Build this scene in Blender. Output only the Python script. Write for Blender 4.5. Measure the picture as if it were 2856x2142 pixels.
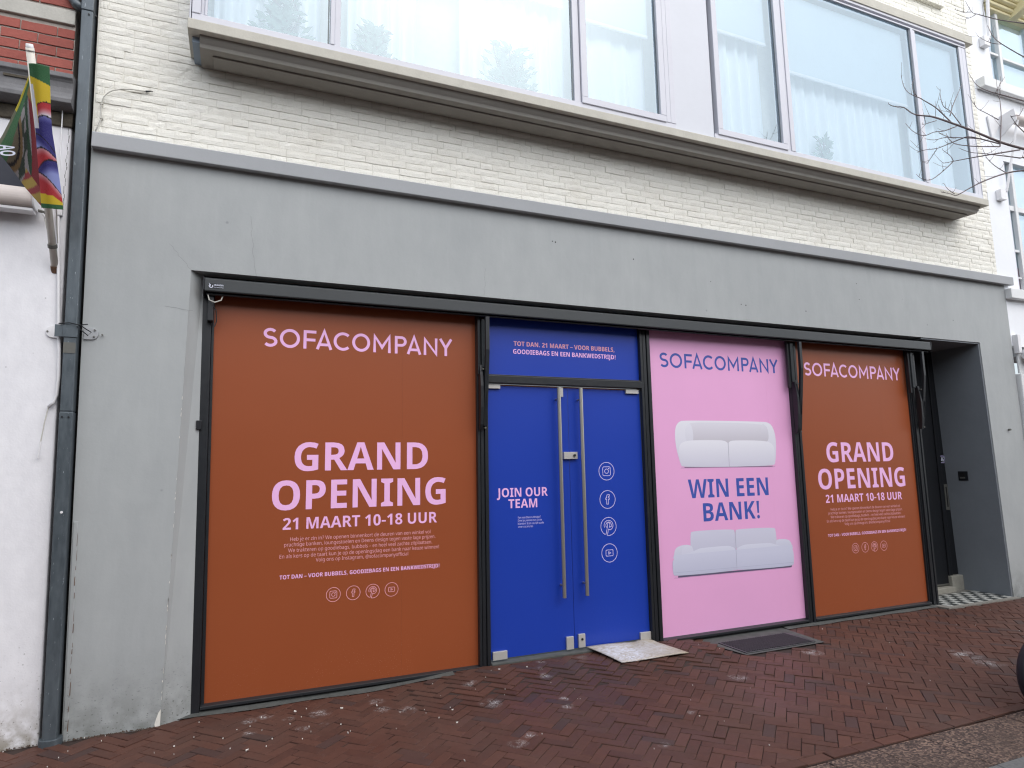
import bpy, bmesh, math, random
from mathutils import Vector, Matrix, noise
from mathutils.geometry import tessellate_polygon

random.seed(7)
for o in list(bpy.data.objects): bpy.data.objects.remove(o)
scene = bpy.context.scene
col = scene.collection

# ------------------------------------------------------------------ camera
cam_d = bpy.data.cameras.new('camera'); cam = bpy.data.objects.new('camera', cam_d); col.objects.link(cam)
CAM = Vector((0.0, -4.943, 1.6))
RX = Vector((0.92227790, -0.38611833, -0.01777942)); DN = Vector((0.03483725, 0.12884642, -0.99105245)); FW = Vector((0.38495434, 0.91340639, 0.13228350))
m = Matrix((RX, -DN, -FW)).transposed().to_4x4(); m.translation = CAM
cam.matrix_world = m
cam_d.sensor_width = 36.0; cam_d.lens = 1790.0 * 36.0 / 2856.0
cam_d.clip_start = 0.05; cam_d.clip_end = 600
scene.camera = cam
scene.cycles.denoising_prefilter = 'ACCURATE'; scene.cycles.filter_width = 1.2
scene.render.resolution_x = 1024; scene.render.resolution_y = 768

def in_view(p, mx=0.03):
    d = Vector(p) - CAM; z = d.dot(FW)
    if z < .3: return None
    u = .5 + 1790 * d.dot(RX) / z / 2856; v = .5 + 1790 * d.dot(DN) / z / 2142
    return z if -mx < u < 1 + mx and -mx < v < 1 + mx else None

# ------------------------------------------------------------------ sky, sun, exposure
SUN_EL, SUN_AZ = math.radians(50), math.radians(158)
w = bpy.data.worlds.new('World'); scene.world = w; w.use_nodes = True
nt = w.node_tree; nt.nodes.clear()
sky = nt.nodes.new('ShaderNodeTexSky'); sky.sky_type = 'NISHITA'; sky.sun_disc = False
sky.sun_elevation = SUN_EL; sky.sun_rotation = SUN_AZ; sky.air_density = 1.0; sky.dust_density = 2.0; sky.ozone_density = 1.0; sky.altitude = 0
bg = nt.nodes.new('ShaderNodeBackground'); bg.inputs['Strength'].default_value = 0.10
wo = nt.nodes.new('ShaderNodeOutputWorld')
hs = nt.nodes.new('ShaderNodeHueSaturation'); hs.inputs['Saturation'].default_value = .55; nt.links.new(sky.outputs[0], hs.inputs['Color']); nt.links.new(hs.outputs[0], bg.inputs[0]); nt.links.new(bg.outputs[0], wo.inputs[0])
sd = bpy.data.lights.new('sun', 'SUN'); sun = bpy.data.objects.new('sun', sd); col.objects.link(sun)
sd.energy = 1.4; sd.angle = math.radians(130); sd.color = (1.0, 0.98, 0.95)
sv = Vector((math.sin(SUN_AZ) * math.cos(SUN_EL), math.cos(SUN_AZ) * math.cos(SUN_EL), math.sin(SUN_EL)))
sun.rotation_mode = 'QUATERNION'; sun.rotation_quaternion = sv.to_track_quat('Z', 'Y'); sun.location = sv * 30
vs = scene.view_settings
scene.display_settings.display_device = 'sRGB'
vs.view_transform = 'Standard'; vs.look = 'None'; vs.gamma = 1.0; vs.exposure = 1.10; vs.use_curve_mapping = False

# ------------------------------------------------------------------ materials
def lin(r, g, b):
    f = lambda c: c / 12.92 if c <= .04045 else ((c + .055) / 1.055) ** 2.4
    return (f(r / 255), f(g / 255), f(b / 255))
MATS = {}
class NT:
    def __init__(s, name):
        s.m = bpy.data.materials.new(name); s.m.use_nodes = True; s.t = s.m.node_tree; s.t.nodes.clear()
        s.out = s.n('ShaderNodeOutputMaterial'); s.pos = s.n('ShaderNodeNewGeometry').outputs['Position']
    def n(s, t, **kw):
        x = s.t.nodes.new(t)
        for k, v in kw.items(): setattr(x, k, v)
        return x
    def l(s, a, b): s.t.links.new(a, b)
    def noise(s, scale, detail=4, rough=.55, stretch=None, vec=None, dist=0):
        v = vec or s.pos
        if stretch:
            mp = s.n('ShaderNodeMapping'); mp.inputs['Scale'].default_value = stretch; s.l(v, mp.inputs[0]); v = mp.outputs[0]
        x = s.n('ShaderNodeTexNoise'); x.inputs['Scale'].default_value = scale; x.inputs['Detail'].default_value = detail; x.inputs['Roughness'].default_value = rough
        x.inputs['Distortion'].default_value = dist
        s.l(v, x.inputs['Vector']); return x.outputs['Fac']
    def math(s, op, a, b=None, c=None, clamp=False):
        x = s.n('ShaderNodeMath', operation=op, use_clamp=clamp)
        for i, v in enumerate((a, b, c)):
            if v is None: continue
            if isinstance(v, (int, float)): x.inputs[i].default_value = v
            else: s.l(v, x.inputs[i])
        return x.outputs[0]
    def mr(s, v, a, b, c=0, d=1):
        x = s.n('ShaderNodeMapRange'); s.l(v, x.inputs[0])
        for i, k in enumerate((a, b, c, d)): x.inputs[1 + i].default_value = k
        return x.outputs[0]
    def mix(s, f, a, b):
        x = s.n('ShaderNodeMix', data_type='RGBA')
        if isinstance(f, (int, float)): x.inputs[0].default_value = f
        else: s.l(f, x.inputs[0])
        for i, v in ((6, a), (7, b)):
            if isinstance(v, tuple): x.inputs[i].default_value = (*v[:3], 1)
            else: s.l(v, x.inputs[i])
        return x.outputs[2]
    def pbsdf(s, colr, rough=.6, metal=0, spec=.5, bump=None, bstr=.3, bdist=.003, coat=0, coat_rough=.1):
        p = s.n('ShaderNodeBsdfPrincipled'); p.inputs['Coat IOR'].default_value = 1.5
        if isinstance(colr, tuple): p.inputs['Base Color'].default_value = (*colr[:3], 1)
        else: s.l(colr, p.inputs['Base Color'])
        if isinstance(rough, (int, float)): p.inputs['Roughness'].default_value = rough
        else: s.l(rough, p.inputs['Roughness'])
        p.inputs['Metallic'].default_value = metal; p.inputs['Specular IOR Level'].default_value = spec
        p.inputs['Coat Weight'].default_value = coat; p.inputs['Coat Roughness'].default_value = coat_rough
        if bump is not None:
            b = s.n('ShaderNodeBump'); b.inputs['Strength'].default_value = bstr; b.inputs['Distance'].default_value = bdist
            s.l(bump, b.inputs['Height']); s.l(b.outputs[0], p.inputs['Normal'])
        s.l(p.outputs[0], s.out.inputs[0]); return p
def simple(name, c, rough=.6, metal=0, nv=.08, ns=6, bump=0, bs=60, spec=.5, coat=0, stretch=None, coat_rough=.1):
    t = NT(name)
    f = t.noise(ns, 5, .6, stretch); g = t.noise(ns * 9, 3, .6, stretch)
    f = t.math('ADD', t.math('MULTIPLY', f, .65), t.math('MULTIPLY', g, .35))
    k = t.mr(f, .3, .7, 0, 1)
    cc = t.mix(k, tuple(x * (1 - nv) for x in c), tuple(min(1, x * (1 + nv)) for x in c))
    rr = t.mr(g, .3, .7, max(.02, rough - .06), min(1, rough + .06))
    t.pbsdf(cc, rr, metal, spec, t.noise(bs, 4) if bump else None, bump, .004, coat, coat_rough)
    MATS[name] = t.m; return t.m

simple('black_frame', lin(30, 33, 37), .38, 0, .12, 4, .05, 30)
simple('awning_metal', lin(52, 56, 58), .42, 0, .1, 3, .04, 40)
simple('dark_metal', lin(22, 25, 30), .45, 0, .12, 5)
simple('grey_metal', lin(105, 105, 100), .4, .3, .1, 6)
simple('steel', lin(190, 186, 176), .33, .85, .06, 12, .03, 50, stretch=(30, 30, 1))
simple('patch_steel', lin(196, 194, 190), .4, .35, .05, 20)
simple('alu_frame', lin(205, 206, 214), .4, 0, .04, 3)
simple('alu_dark', lin(112, 120, 124), .5, 0, .08, 3)
simple('spandrel', lin(206, 209, 216), .45, 0, .03, 2)
simple('stone_light', lin(196, 193, 182), .85, 0, .10, 9, .25, 70)
simple('sill_grey', lin(150, 147, 140), .8, 0, .07, 5, .12, 60)
simple('band_grey', lin(163, 166, 169), .72, 0, .05, 3, .12, 50)
simple('cornice_stone', lin(112, 112, 114), .85, 0, .22, 9, .5, 45)
simple('stain_stone', lin(78, 72, 62), .9, 0, .6, 14, .6, 40)
simple('band_stone', lin(182, 180, 172), .85, 0, .12, 8, .3, 60)
simple('white_plastic', lin(228, 228, 230), .45, 0, .04, 6)
simple('cable_grey', lin(196, 194, 186), .6, 0, .08, 20)
simple('pole_white', lin(222, 218, 208), .45, 0, .08, 14)
simple('awning_cream', lin(216, 206, 200), .5, 0, .06, 5)
simple('rubber', lin(24, 26, 30), .7, 0, .1, 20, .15, 90)
simple('shade_navy', lin(22, 26, 42), .5, 0, .1, 6)
simple('pink_print', lin(240, 186, 232), .5, 0, .02, 3)
simple('pale_print', lin(206, 196, 240), .5, 0, .02, 3)
simple('rose_print', lin(226, 160, 170), .5, 0, .02, 3)
simple('blue_print', lin(56, 84, 170), .5, 0, .03, 3)
simple('white_print', lin(215, 220, 235), .5, 0, .02, 3)
simple('grout', lin(120, 118, 112), .9, 0, .2, 20, .2, 80)
simple('tile_white', lin(168, 170, 166), .45, 0, .1, 12)
simple('tile_black', lin(54, 58, 58), .45, 0, .15, 12)
simple('plinth_stone', lin(150, 148, 138), .8, 0, .16, 14, .25, 70)
simple('house_white', lin(238, 241, 245), .75, 0, .03, 2, .1, 40)
simple('house_trim', lin(224, 226, 226), .6, 0, .05, 4)
simple('cornice_cream', lin(240, 230, 188), .7, 0, .05, 4)
simple('curtain', lin(246, 248, 250), .9, 0, .02, 3)
simple('blind', lin(206, 216, 222), .8, 0, .03, 3)
simple('room', lin(150, 165, 180), .9, 0, .05, 1)
simple('poster_teal', lin(150, 190, 190), .6); simple('poster_red', lin(170, 60, 72), .6); simple('poster_ink', lin(40, 70, 74), .6)
simple('twig', lin(122, 112, 112), .85, 0, .25, 30, .3, 120)
simple('leaf', lin(128, 156, 140), .6, 0, .3, 6)
simple('pot', lin(190, 200, 200), .6)
simple('litter_white', lin(216, 212, 206), .8, 0, .1, 40)
simple('rust', lin(104, 78, 60), .9, 0, .4, 60, .4, 90)
simple('chip_white', lin(222, 220, 212), .85, 0, .1, 50)
simple('wall_dirt', lin(74, 60, 50), .95, 0, .4, 60)
simple('crack_dark', lin(92, 94, 94), .9)
simple('wood_edge', lin(196, 128, 84), .6, 0, .2, 20)
simple('concrete_dark', lin(74, 76, 74), .8, 0, .35, 12, .4, 60)
simple('grate_iron', lin(58, 60, 62), .55, 0, .2, 20)
simple('seal', lin(14, 15, 17), .7)
simple('porch_grey', lin(124, 130, 136), .65, 0, .08, 3, .1, 50)  # darker grey than the front render, on the porch side wall and soffit
simple('door_black', lin(24, 26, 30), .4, 0, .15, 8, stretch=(12, 12, 1))

def film(name, c, rough, coat):
    t = NT(name)
    f = t.noise(1.4, 3); g = t.noise(220, 2, stretch=(1, 1, .12)); h = t.noise(160, 2, stretch=(.1, 1, 1))
    k = t.math('ADD', t.math('MULTIPLY', t.mr(f, .3, .7), .5), t.math('MULTIPLY', t.math('ADD', g, h), .25))
    cc = t.mix(k, tuple(x * .955 for x in c), tuple(x * 1.05 for x in c))
    # splash specks low on the sheet
    sep = t.n('ShaderNodeSeparateXYZ'); t.l(t.pos, sep.inputs[0])
    low = t.math('MULTIPLY', t.mr(sep.outputs[2], .55, .08), t.mr(t.noise(3, 3), .38, .62))
    vor = t.n('ShaderNodeTexVoronoi'); vor.inputs['Scale'].default_value = 75; t.l(t.pos, vor.inputs['Vector'])
    speck = t.math('MULTIPLY', t.mr(vor.outputs['Distance'], .16, .06), t.math('MULTIPLY', low, .8))
    cc = t.mix(speck, cc, tuple(min(1, x * 1.3 + .2) for x in c))
    t.pbsdf(cc, rough, 0, .35, t.noise(5, 3), .05, .004, coat, .15)
    MATS[name] = t.m
film('film_brown', lin(148, 76, 42), .4, .3)
film('film_blue', lin(24, 60, 166), .4, .25)
film('film_pink', lin(234, 172, 216), .42, .25)

# grey render (pillar, lintel) : mottled paint, hairline trowel relief, splash specks at the foot
t = NT('plaster_grey')
sep = t.n('ShaderNodeSeparateXYZ'); t.l(t.pos, sep.inputs[0])
f = t.noise(1.1, 5, .6, (1, 1, .8)); g = t.noise(7, 5, .65, (1, 1, .35)); st = t.noise(10, 4, .6, (1.6, 1, .09))
k = t.math('ADD', t.math('MULTIPLY', f, .5), t.math('MULTIPLY', g, .5))
cc = t.mix(t.mr(k, .33, .67), lin(160, 164, 165), lin(172, 176, 176))
cc = t.mix(t.math('MULTIPLY', t.mr(st, .56, .8), .16), cc, lin(190, 194, 196))
vor = t.n('ShaderNodeTexVoronoi'); vor.inputs['Scale'].default_value = 3.4; t.l(t.pos, vor.inputs['Vector'])
cc = t.mix(t.math('MULTIPLY', t.mr(vor.outputs['Distance'], .045, .02), .45), cc, lin(110, 114, 118))
low = t.mr(sep.outputs[2], .55, .0)
sp = t.noise(55, 4, .6, (1, 1, 1.6)); sp2 = t.noise(9, 4)
dirt = t.math('MULTIPLY', t.math('POWER', low, 1.7), t.mr(sp2, .28, .6), clamp=True)
cc = t.mix(t.math('MULTIPLY', dirt, .75), cc, lin(112, 116, 112))
speck = t.math('MULTIPLY', t.mr(sp, .60, .68), t.math('POWER', low, 1.5))
cc = t.mix(t.math('MULTIPLY', speck, .85), cc, lin(52, 50, 46))
bb = t.math('ADD', t.math('MULTIPLY', t.noise(5, 5), 1.0), t.math('MULTIPLY', t.noise(60, 3), .12))
t.pbsdf(cc, .7, 0, .35, bb, .22, .014); MATS['plaster_grey'] = t.m

t = NT('plaster_white')
sep = t.n('ShaderNodeSeparateXYZ'); t.l(t.pos, sep.inputs[0])
f = t.noise(1.5, 5, .6); g = t.noise(14, 5, .6, (1, 1, .5))
cc = t.mix(t.mr(t.math('ADD', t.math('MULTIPLY', f, .5), t.math('MULTIPLY', g, .5)), .3, .7), lin(222, 222, 226), lin(240, 240, 243))
vor = t.n('ShaderNodeTexVoronoi'); vor.inputs['Scale'].default_value = 9; t.l(t.pos, vor.inputs['Vector'])
cc = t.mix(t.math('MULTIPLY', t.mr(vor.outputs['Distance'], .05, .02), .6), cc, lin(120, 118, 116))
low = t.mr(sep.outputs[2], .5, .0)
cc = t.mix(t.math('MULTIPLY', t.math('POWER', low, 2.2), t.mr(t.noise(18, 5), .32, .62)), cc, lin(150, 144, 132))
sp = t.noise(70, 4)
cc = t.mix(t.math('MULTIPLY', t.mr(sp, .62, .7), t.math('POWER', t.mr(sep.outputs[2], .9, 0), 1.5)), cc, lin(86, 78, 70))
t.pbsdf(cc, .75, 0, .3, t.math('ADD', t.noise(6, 4), t.math('MULTIPLY', t.noise(80, 3), .15)), .3, .015); MATS['plaster_white'] = t.m

# painted rough-faced brick
def brick_mat(name, c0, c1, dirt, bstr, rnd_amt=1.0, bdist=.012):
    t = NT(name)
    oi = t.n('ShaderNodeObjectInfo').outputs['Random']; at = t.n('ShaderNodeAttribute', attribute_name='rnd').outputs['Fac']
    r = t.math('FRACT', t.math('ADD', t.math('MULTIPLY', oi, 7.31), t.math('MULTIPLY', at, 3.77)))
    n1 = t.noise(26, 6, .65, (1, 1, 1.7)); n2 = t.noise(75, 5, .7, (1, 1, 1.5))
    k = t.math('ADD', t.math('MULTIPLY', r, .55 * rnd_amt), t.math('MULTIPLY', t.mr(n1, .3, .7), .45))
    cc = t.mix(k, c0, c1)
    cc = t.mix(t.math('MULTIPLY', t.mr(t.noise(3, 5, .7), .52, .75), .35), cc, dirt)
    cc = t.mix(t.math('MULTIPLY', t.mr(n2, .66, .74), .5), cc, dirt)
    rid = t.noise(26, 7, .7, (1, 1, 1.7), dist=1.6)
    bb = t.math('ADD', rid, t.math('MULTIPLY', n2, .8))
    t.pbsdf(cc, .8, 0, .3, bb, bstr, bdist); MATS[name] = t.m
brick_mat('brick_white', lin(236, 234, 224), lin(245, 244, 236), lin(212, 206, 192), .8, .8, .006)
brick_mat('brick_red', lin(138, 76, 68), lin(166, 94, 84), lin(112, 72, 66), .25, 1.0)
simple('mortar_white', lin(228, 226, 217), .9, 0, .06, 14, .4, 60)
simple('mortar_grey', lin(168, 160, 152), .9, 0, .2, 20, .4, 60)

# clay pavers, street slabs
SPOTS = [(0.207,-0.12,0.05),(0.545,-0.225,0.07),(0.415,-0.443,0.045),(0.346,-0.231,0.04),(0.935,-0.173,0.06),(0.943,-0.335,0.055),(1.098,-0.421,0.06),(1.65,-0.555,0.075),(1.625,-0.187,0.06),(0.544,-0.432,0.035),(2.302,0.025,0.045),(2.214,-0.113,0.042),(2.2,-0.278,0.055),(2.148,-0.695,0.042),(2.1,-0.831,0.042),(2.676,-0.019,0.055),(1.676,-1.14,0.05),(1.56,-1.232,0.06),(2.33,-1.596,0.04),(2.779,-1.273,0.035),(3.543,-0.858,0.08),(4.578,-0.607,0.09),(5.638,-1.212,0.13),(5.573,-1.433,0.11),(0.107,-0.15,0.05),(0.104,-0.375,0.045)]
t = NT('paver_clay')
oi = t.n('ShaderNodeObjectInfo').outputs['Random']; at = t.n('ShaderNodeAttribute', attribute_name='rnd').outputs['Fac']
r = t.math('FRACT', t.math('ADD', t.math('MULTIPLY', oi, 7.31), t.math('MULTIPLY', at, 3.77)))
n1 = t.noise(22, 6, .65); n2 = t.noise(120, 4); n0 = t.noise(1.2, 4, .6)
k = t.math('ADD', t.math('MULTIPLY', r, .6), t.math('MULTIPLY', t.mr(n1, .3, .7), .4))
cc = t.mix(k, lin(68, 43, 36), lin(92, 60, 49))
cc = t.mix(t.math('MULTIPLY', t.mr(r, .86, .95), .6), cc, lin(50, 44, 46))
cc = t.mix(t.math('MULTIPLY', t.mr(n0, .45, .7), .45), cc, lin(76, 62, 56))
cc = t.mix(t.math('MULTIPLY', t.mr(n2, .62, .78), .3), cc, lin(104, 84, 76))
dust = None
for (x, y, rr) in SPOTS:
    vm = t.n('ShaderNodeVectorMath', operation='DISTANCE'); t.l(t.pos, vm.inputs[0]); vm.inputs[1].default_value = (x, y, .02)
    d = t.mr(vm.outputs['Value'], rr * 1.25, rr * .35)
    dust = d if dust is None else t.math('MAXIMUM', dust, d)
gr = t.math('MULTIPLY', t.mr(t.noise(85, 6, .8), .47, .57), t.math('MULTIPLY', dust, t.mr(t.noise(14, 3), .4, .6)))
cc = t.mix(t.math('MULTIPLY', gr, .9), cc, lin(186, 184, 184))
cc = t.mix(t.math('MULTIPLY', t.mr(t.noise(230, 3), .72, .76), .45), cc, lin(140, 128, 122))
wet = t.mr(t.noise(.9, 3), .4, .65, .5, .82)
t.pbsdf(cc, wet, 0, .3, t.math('ADD', n1, t.math('MULTIPLY', n2, .4)), .3, .004); MATS['paver_clay'] = t.m
simple('joint_sand', lin(50, 37, 32), .9, 0, .3, 30, .3, 90)

t = NT('slab_aggregate')
vor = t.n('ShaderNodeTexVoronoi'); vor.inputs['Scale'].default_value = 95; vor.inputs['Randomness'].default_value = 1
mp = t.n('ShaderNodeMapping'); mp.inputs['Scale'].default_value = (.75, 1.1, 1); t.l(t.pos, mp.inputs[0]); t.l(mp.outputs[0], vor.inputs['Vector'])
sc = t.n('ShaderNodeSeparateColor'); t.l(vor.outputs['Color'], sc.inputs[0])
cr = t.n('ShaderNodeValToRGB'); t.l(sc.outputs[0], cr.inputs[0])
e = cr.color_ramp.elements; e[0].color = (*lin(36, 29, 27), 1); e[1].color = (*lin(132, 110, 96), 1); e[1].position = 1
x = cr.color_ramp.elements.new(.5); x.color = (*lin(74, 59, 54), 1)
cc = t.mix(t.mr(t.noise(2.5, 4), .35, .65), cr.outputs[0], lin(70, 57, 50))
cc = t.mix(.25, cc, cr.outputs[0])
t.pbsdf(cc, .75, 0, .35, vor.outputs['Distance'], .5, .004); MATS['slab_aggregate'] = t.m
simple('slab_grey', lin(92, 92, 92), .8, 0, .3, 60, .4, 90)

# window glass: coated pane, clear enough to see the curtains behind
t = NT('window_glass')
tr = t.n('ShaderNodeBsdfTransparent'); tr.inputs[0].default_value = (.89, .945, .965, 1)
gl = t.n('ShaderNodeBsdfGlossy'); gl.inputs['Roughness'].default_value = .015; gl.inputs[0].default_value = (.78, .92, 1, 1)
fr = t.n('ShaderNodeFresnel'); fr.inputs[0].default_value = 1.5
fac = t.mr(fr.outputs[0], 0, 1, .20, 1)
bp = t.n('ShaderNodeBump'); bp.inputs['Strength'].default_value = .04; bp.inputs['Distance'].default_value = .01; t.l(t.noise(1.3, 2), bp.inputs['Height']); t.l(bp.outputs[0], gl.inputs['Normal'])
mx = t.n('ShaderNodeMixShader'); t.l(fac, mx.inputs[0]); t.l(tr.outputs[0], mx.inputs[1]); t.l(gl.outputs[0], mx.inputs[2]); t.l(mx.outputs[0], t.out.inputs[0]); MATS['window_glass'] = t.m

# zinc drainpipe
t = NT('zinc')
f = t.noise(9, 5, .6, (1, 1, .12)); g = t.noise(40, 4, .6, (1, 1, .3))
cc = t.mix(t.mr(t.math('ADD', t.math('MULTIPLY', f, .6), t.math('MULTIPLY', g, .4)), .3, .7), lin(66, 74, 80), lin(98, 107, 113))
cc = t.mix(t.math('MULTIPLY', t.mr(t.noise(120, 3, .6, (1, 1, .2)), .68, .74), .7), cc, lin(190, 198, 205))
t.pbsdf(cc, t.mr(g, .3, .7, .3, .5), .25, .5, g, .05, .003); MATS['zinc'] = t.m

# cardboard with plaster smears
t = NT('cardboard')
cc = t.mix(t.mr(t.noise(6, 4), .3, .7), lin(150, 138, 120), lin(168, 156, 138))
vm = t.n('ShaderNodeVectorMath', operation='DISTANCE'); t.l(t.pos, vm.inputs[0]); vm.inputs[1].default_value = (3.02, -.1, .06)
a = t.mr(vm.outputs['Value'], .36, .1)
vm = t.n('ShaderNodeVectorMath', operation='DISTANCE'); t.l(t.pos, vm.inputs[0]); vm.inputs[1].default_value = (3.3, -.08, .06)
b = t.mr(vm.outputs['Value'], .3, .08, 0, .6)
mk = t.math('MULTIPLY', t.mr(t.noise(14, 7, .7, (1, 2.2, 1), dist=1.5), .36, .56), t.math('MAXIMUM', a, b))
cc = t.mix(mk, cc, lin(204, 206, 214))
cc = t.mix(t.math('MULTIPLY', t.mr(t.noise(30, 5), .62, .72), .6), cc, lin(120, 110, 98))
t.pbsdf(cc, .85, 0, .2, t.noise(14, 7, .7, dist=1.5), .4, .01); MATS['cardboard'] = t.m

# printed cloth / printed picture: flat print stored as a colour attribute
for nm, rough in (('flag_print', .75), ('picture_print', .5)):
    t = NT(nm); at = t.n('ShaderNodeAttribute', attribute_name='print')
    wv = t.noise(260, 2); cc = t.mix(t.mr(wv, .3, .7, 0, .05), at.outputs['Color'], (.9, .9, .92))
    p = t.pbsdf(cc, rough, 0, .3, wv, .08, .002); MATS[nm] = t.m

# ------------------------------------------------------------------ mesh helpers
class MB:
    def __init__(s): s.v = []; s.f = []
    def add(s, vs, fs):
        n = len(s.v); s.v += [tuple(p) for p in vs]; s.f += [tuple(i + n for i in q) for q in fs]; return s
    def hexa(s, p):   # 8 points: bottom 4 ccw, top 4 ccw
        return s.add(p, [(3, 2, 1, 0), (4, 5, 6, 7), (0, 1, 5, 4), (1, 2, 6, 5), (2, 3, 7, 6), (3, 0, 4, 7)])
    def box(s, x0, x1, y0, y1, z0, z1):
        return s.hexa([(x0, y0, z0), (x1, y0, z0), (x1, y1, z0), (x0, y1, z0), (x0, y0, z1), (x1, y0, z1), (x1, y1, z1), (x0, y1, z1)])
    def prism_x(s, prof, x0, x1):   # prof: (y,z) loop
        n = len(prof); v = [(x0, y, z) for y, z in prof] + [(x1, y, z) for y, z in prof]
        return s.add(v, [tuple(range(n))[::-1], tuple(range(n, 2 * n))] + [(i, (i + 1) % n, n + (i + 1) % n, n + i) for i in range(n)])
    def prism_z(s, prof, z0, z1):   # prof: (x,y) loop
        n = len(prof); v = [(x, y, z0) for x, y in prof] + [(x, y, z1) for x, y in prof]
        return s.add(v, [tuple(range(n))[::-1], tuple(range(n, 2 * n))] + [(i, (i + 1) % n, n + (i + 1) % n, n + i) for i in range(n)])
    def prism_y(s, prof, y0, y1):   # prof: (x,z) loop
        n = len(prof); v = [(x, y0, z) for x, z in prof] + [(x, y1, z) for x, z in prof]
        return s.add(v, [tuple(range(n)), tuple(range(n, 2 * n))[::-1]] + [(i, n + i, n + (i + 1) % n, (i + 1) % n) for i in range(n)])
    def tube(s, pts, r, n=8, cap=True, r1=None):
        pts = [Vector(p) for p in pts]; k = len(pts); rings = []; up = Vector((.13, .21, .97))
        for i, p in enumerate(pts):
            d = (pts[min(i + 1, k - 1)] - pts[max(i - 1, 0)]).normalized()
            a = d.cross(up); a = a if a.length > .05 else d.cross(Vector((1, 0, 0))); a.normalize(); b = d.cross(a)
            rr = r if r1 is None else r + (r1 - r) * i / (k - 1)
            rings.append([p + (a * math.cos(2 * math.pi * j / n) + b * math.sin(2 * math.pi * j / n)) * rr for j in range(n)])
        v = [q for g in rings for q in g]
        f = [(i * n + j, i * n + (j + 1) % n, (i + 1) * n + (j + 1) % n, (i + 1) * n + j) for i in range(k - 1) for j in range(n)]
        if cap: f += [tuple(range(n))[::-1], tuple(range((k - 1) * n, k * n))]
        return s.add(v, f)
    def grid(s, fn, nu, nv):
        v = [fn(i / nu, j / nv) for j in range(nv + 1) for i in range(nu + 1)]
        return s.add(v, [(j * (nu + 1) + i, j * (nu + 1) + i + 1, (j + 1) * (nu + 1) + i + 1, (j + 1) * (nu + 1) + i) for j in range(nv) for i in range(nu)])
    def lean(s, k=-.018):
        s.v = [(x + k * z, y, z) for x, y, z in s.v]; return s
    def mesh(s, name):
        me = bpy.data.meshes.new(name); me.from_pydata(s.v, [], s.f); me.update(); return me
    def build(s, name, mat, parent=None, bevel=0, smooth=False, recalc=True, seg=2):
        me = s.mesh(name)
        if recalc:
            bm = bmesh.new(); bm.from_mesh(me); bmesh.ops.recalc_face_normals(bm, faces=bm.faces); bm.to_mesh(me); bm.free()
        if smooth:
            for p in me.polygons: p.use_smooth = True
        me.materials.append(MATS[mat]); o = bpy.data.objects.new(name, me); col.objects.link(o)
        if parent: o.parent = parent
        if bevel:
            b = o.modifiers.new('bevel', 'BEVEL'); b.width = bevel; b.segments = seg; b.limit_method = 'ANGLE'; b.angle_limit = math.radians(40)
        return o
def thing(name, label, cat, group=None, kind=None):
    o = bpy.data.objects.new(name, None); col.objects.link(o); o.empty_display_size = .1
    o['label'] = label; o['category'] = cat
    if group: o['group'] = group
    return o
def tag(o, label, cat, group=None):
    o['label'] = label; o['category'] = cat
    if group: o['group'] = group
    return o
def node(name, parent):
    o = bpy.data.objects.new(name, None); col.objects.link(o); o.parent = parent; return o
def box(name, mat, parent, x0, x1, y0, y1, z0, z1, bevel=.003, lean=0):
    b = MB().box(x0, x1, y0, y1, z0, z1)
    if lean: b.lean(lean)
    return b.build(name, mat, parent, bevel)

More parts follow.
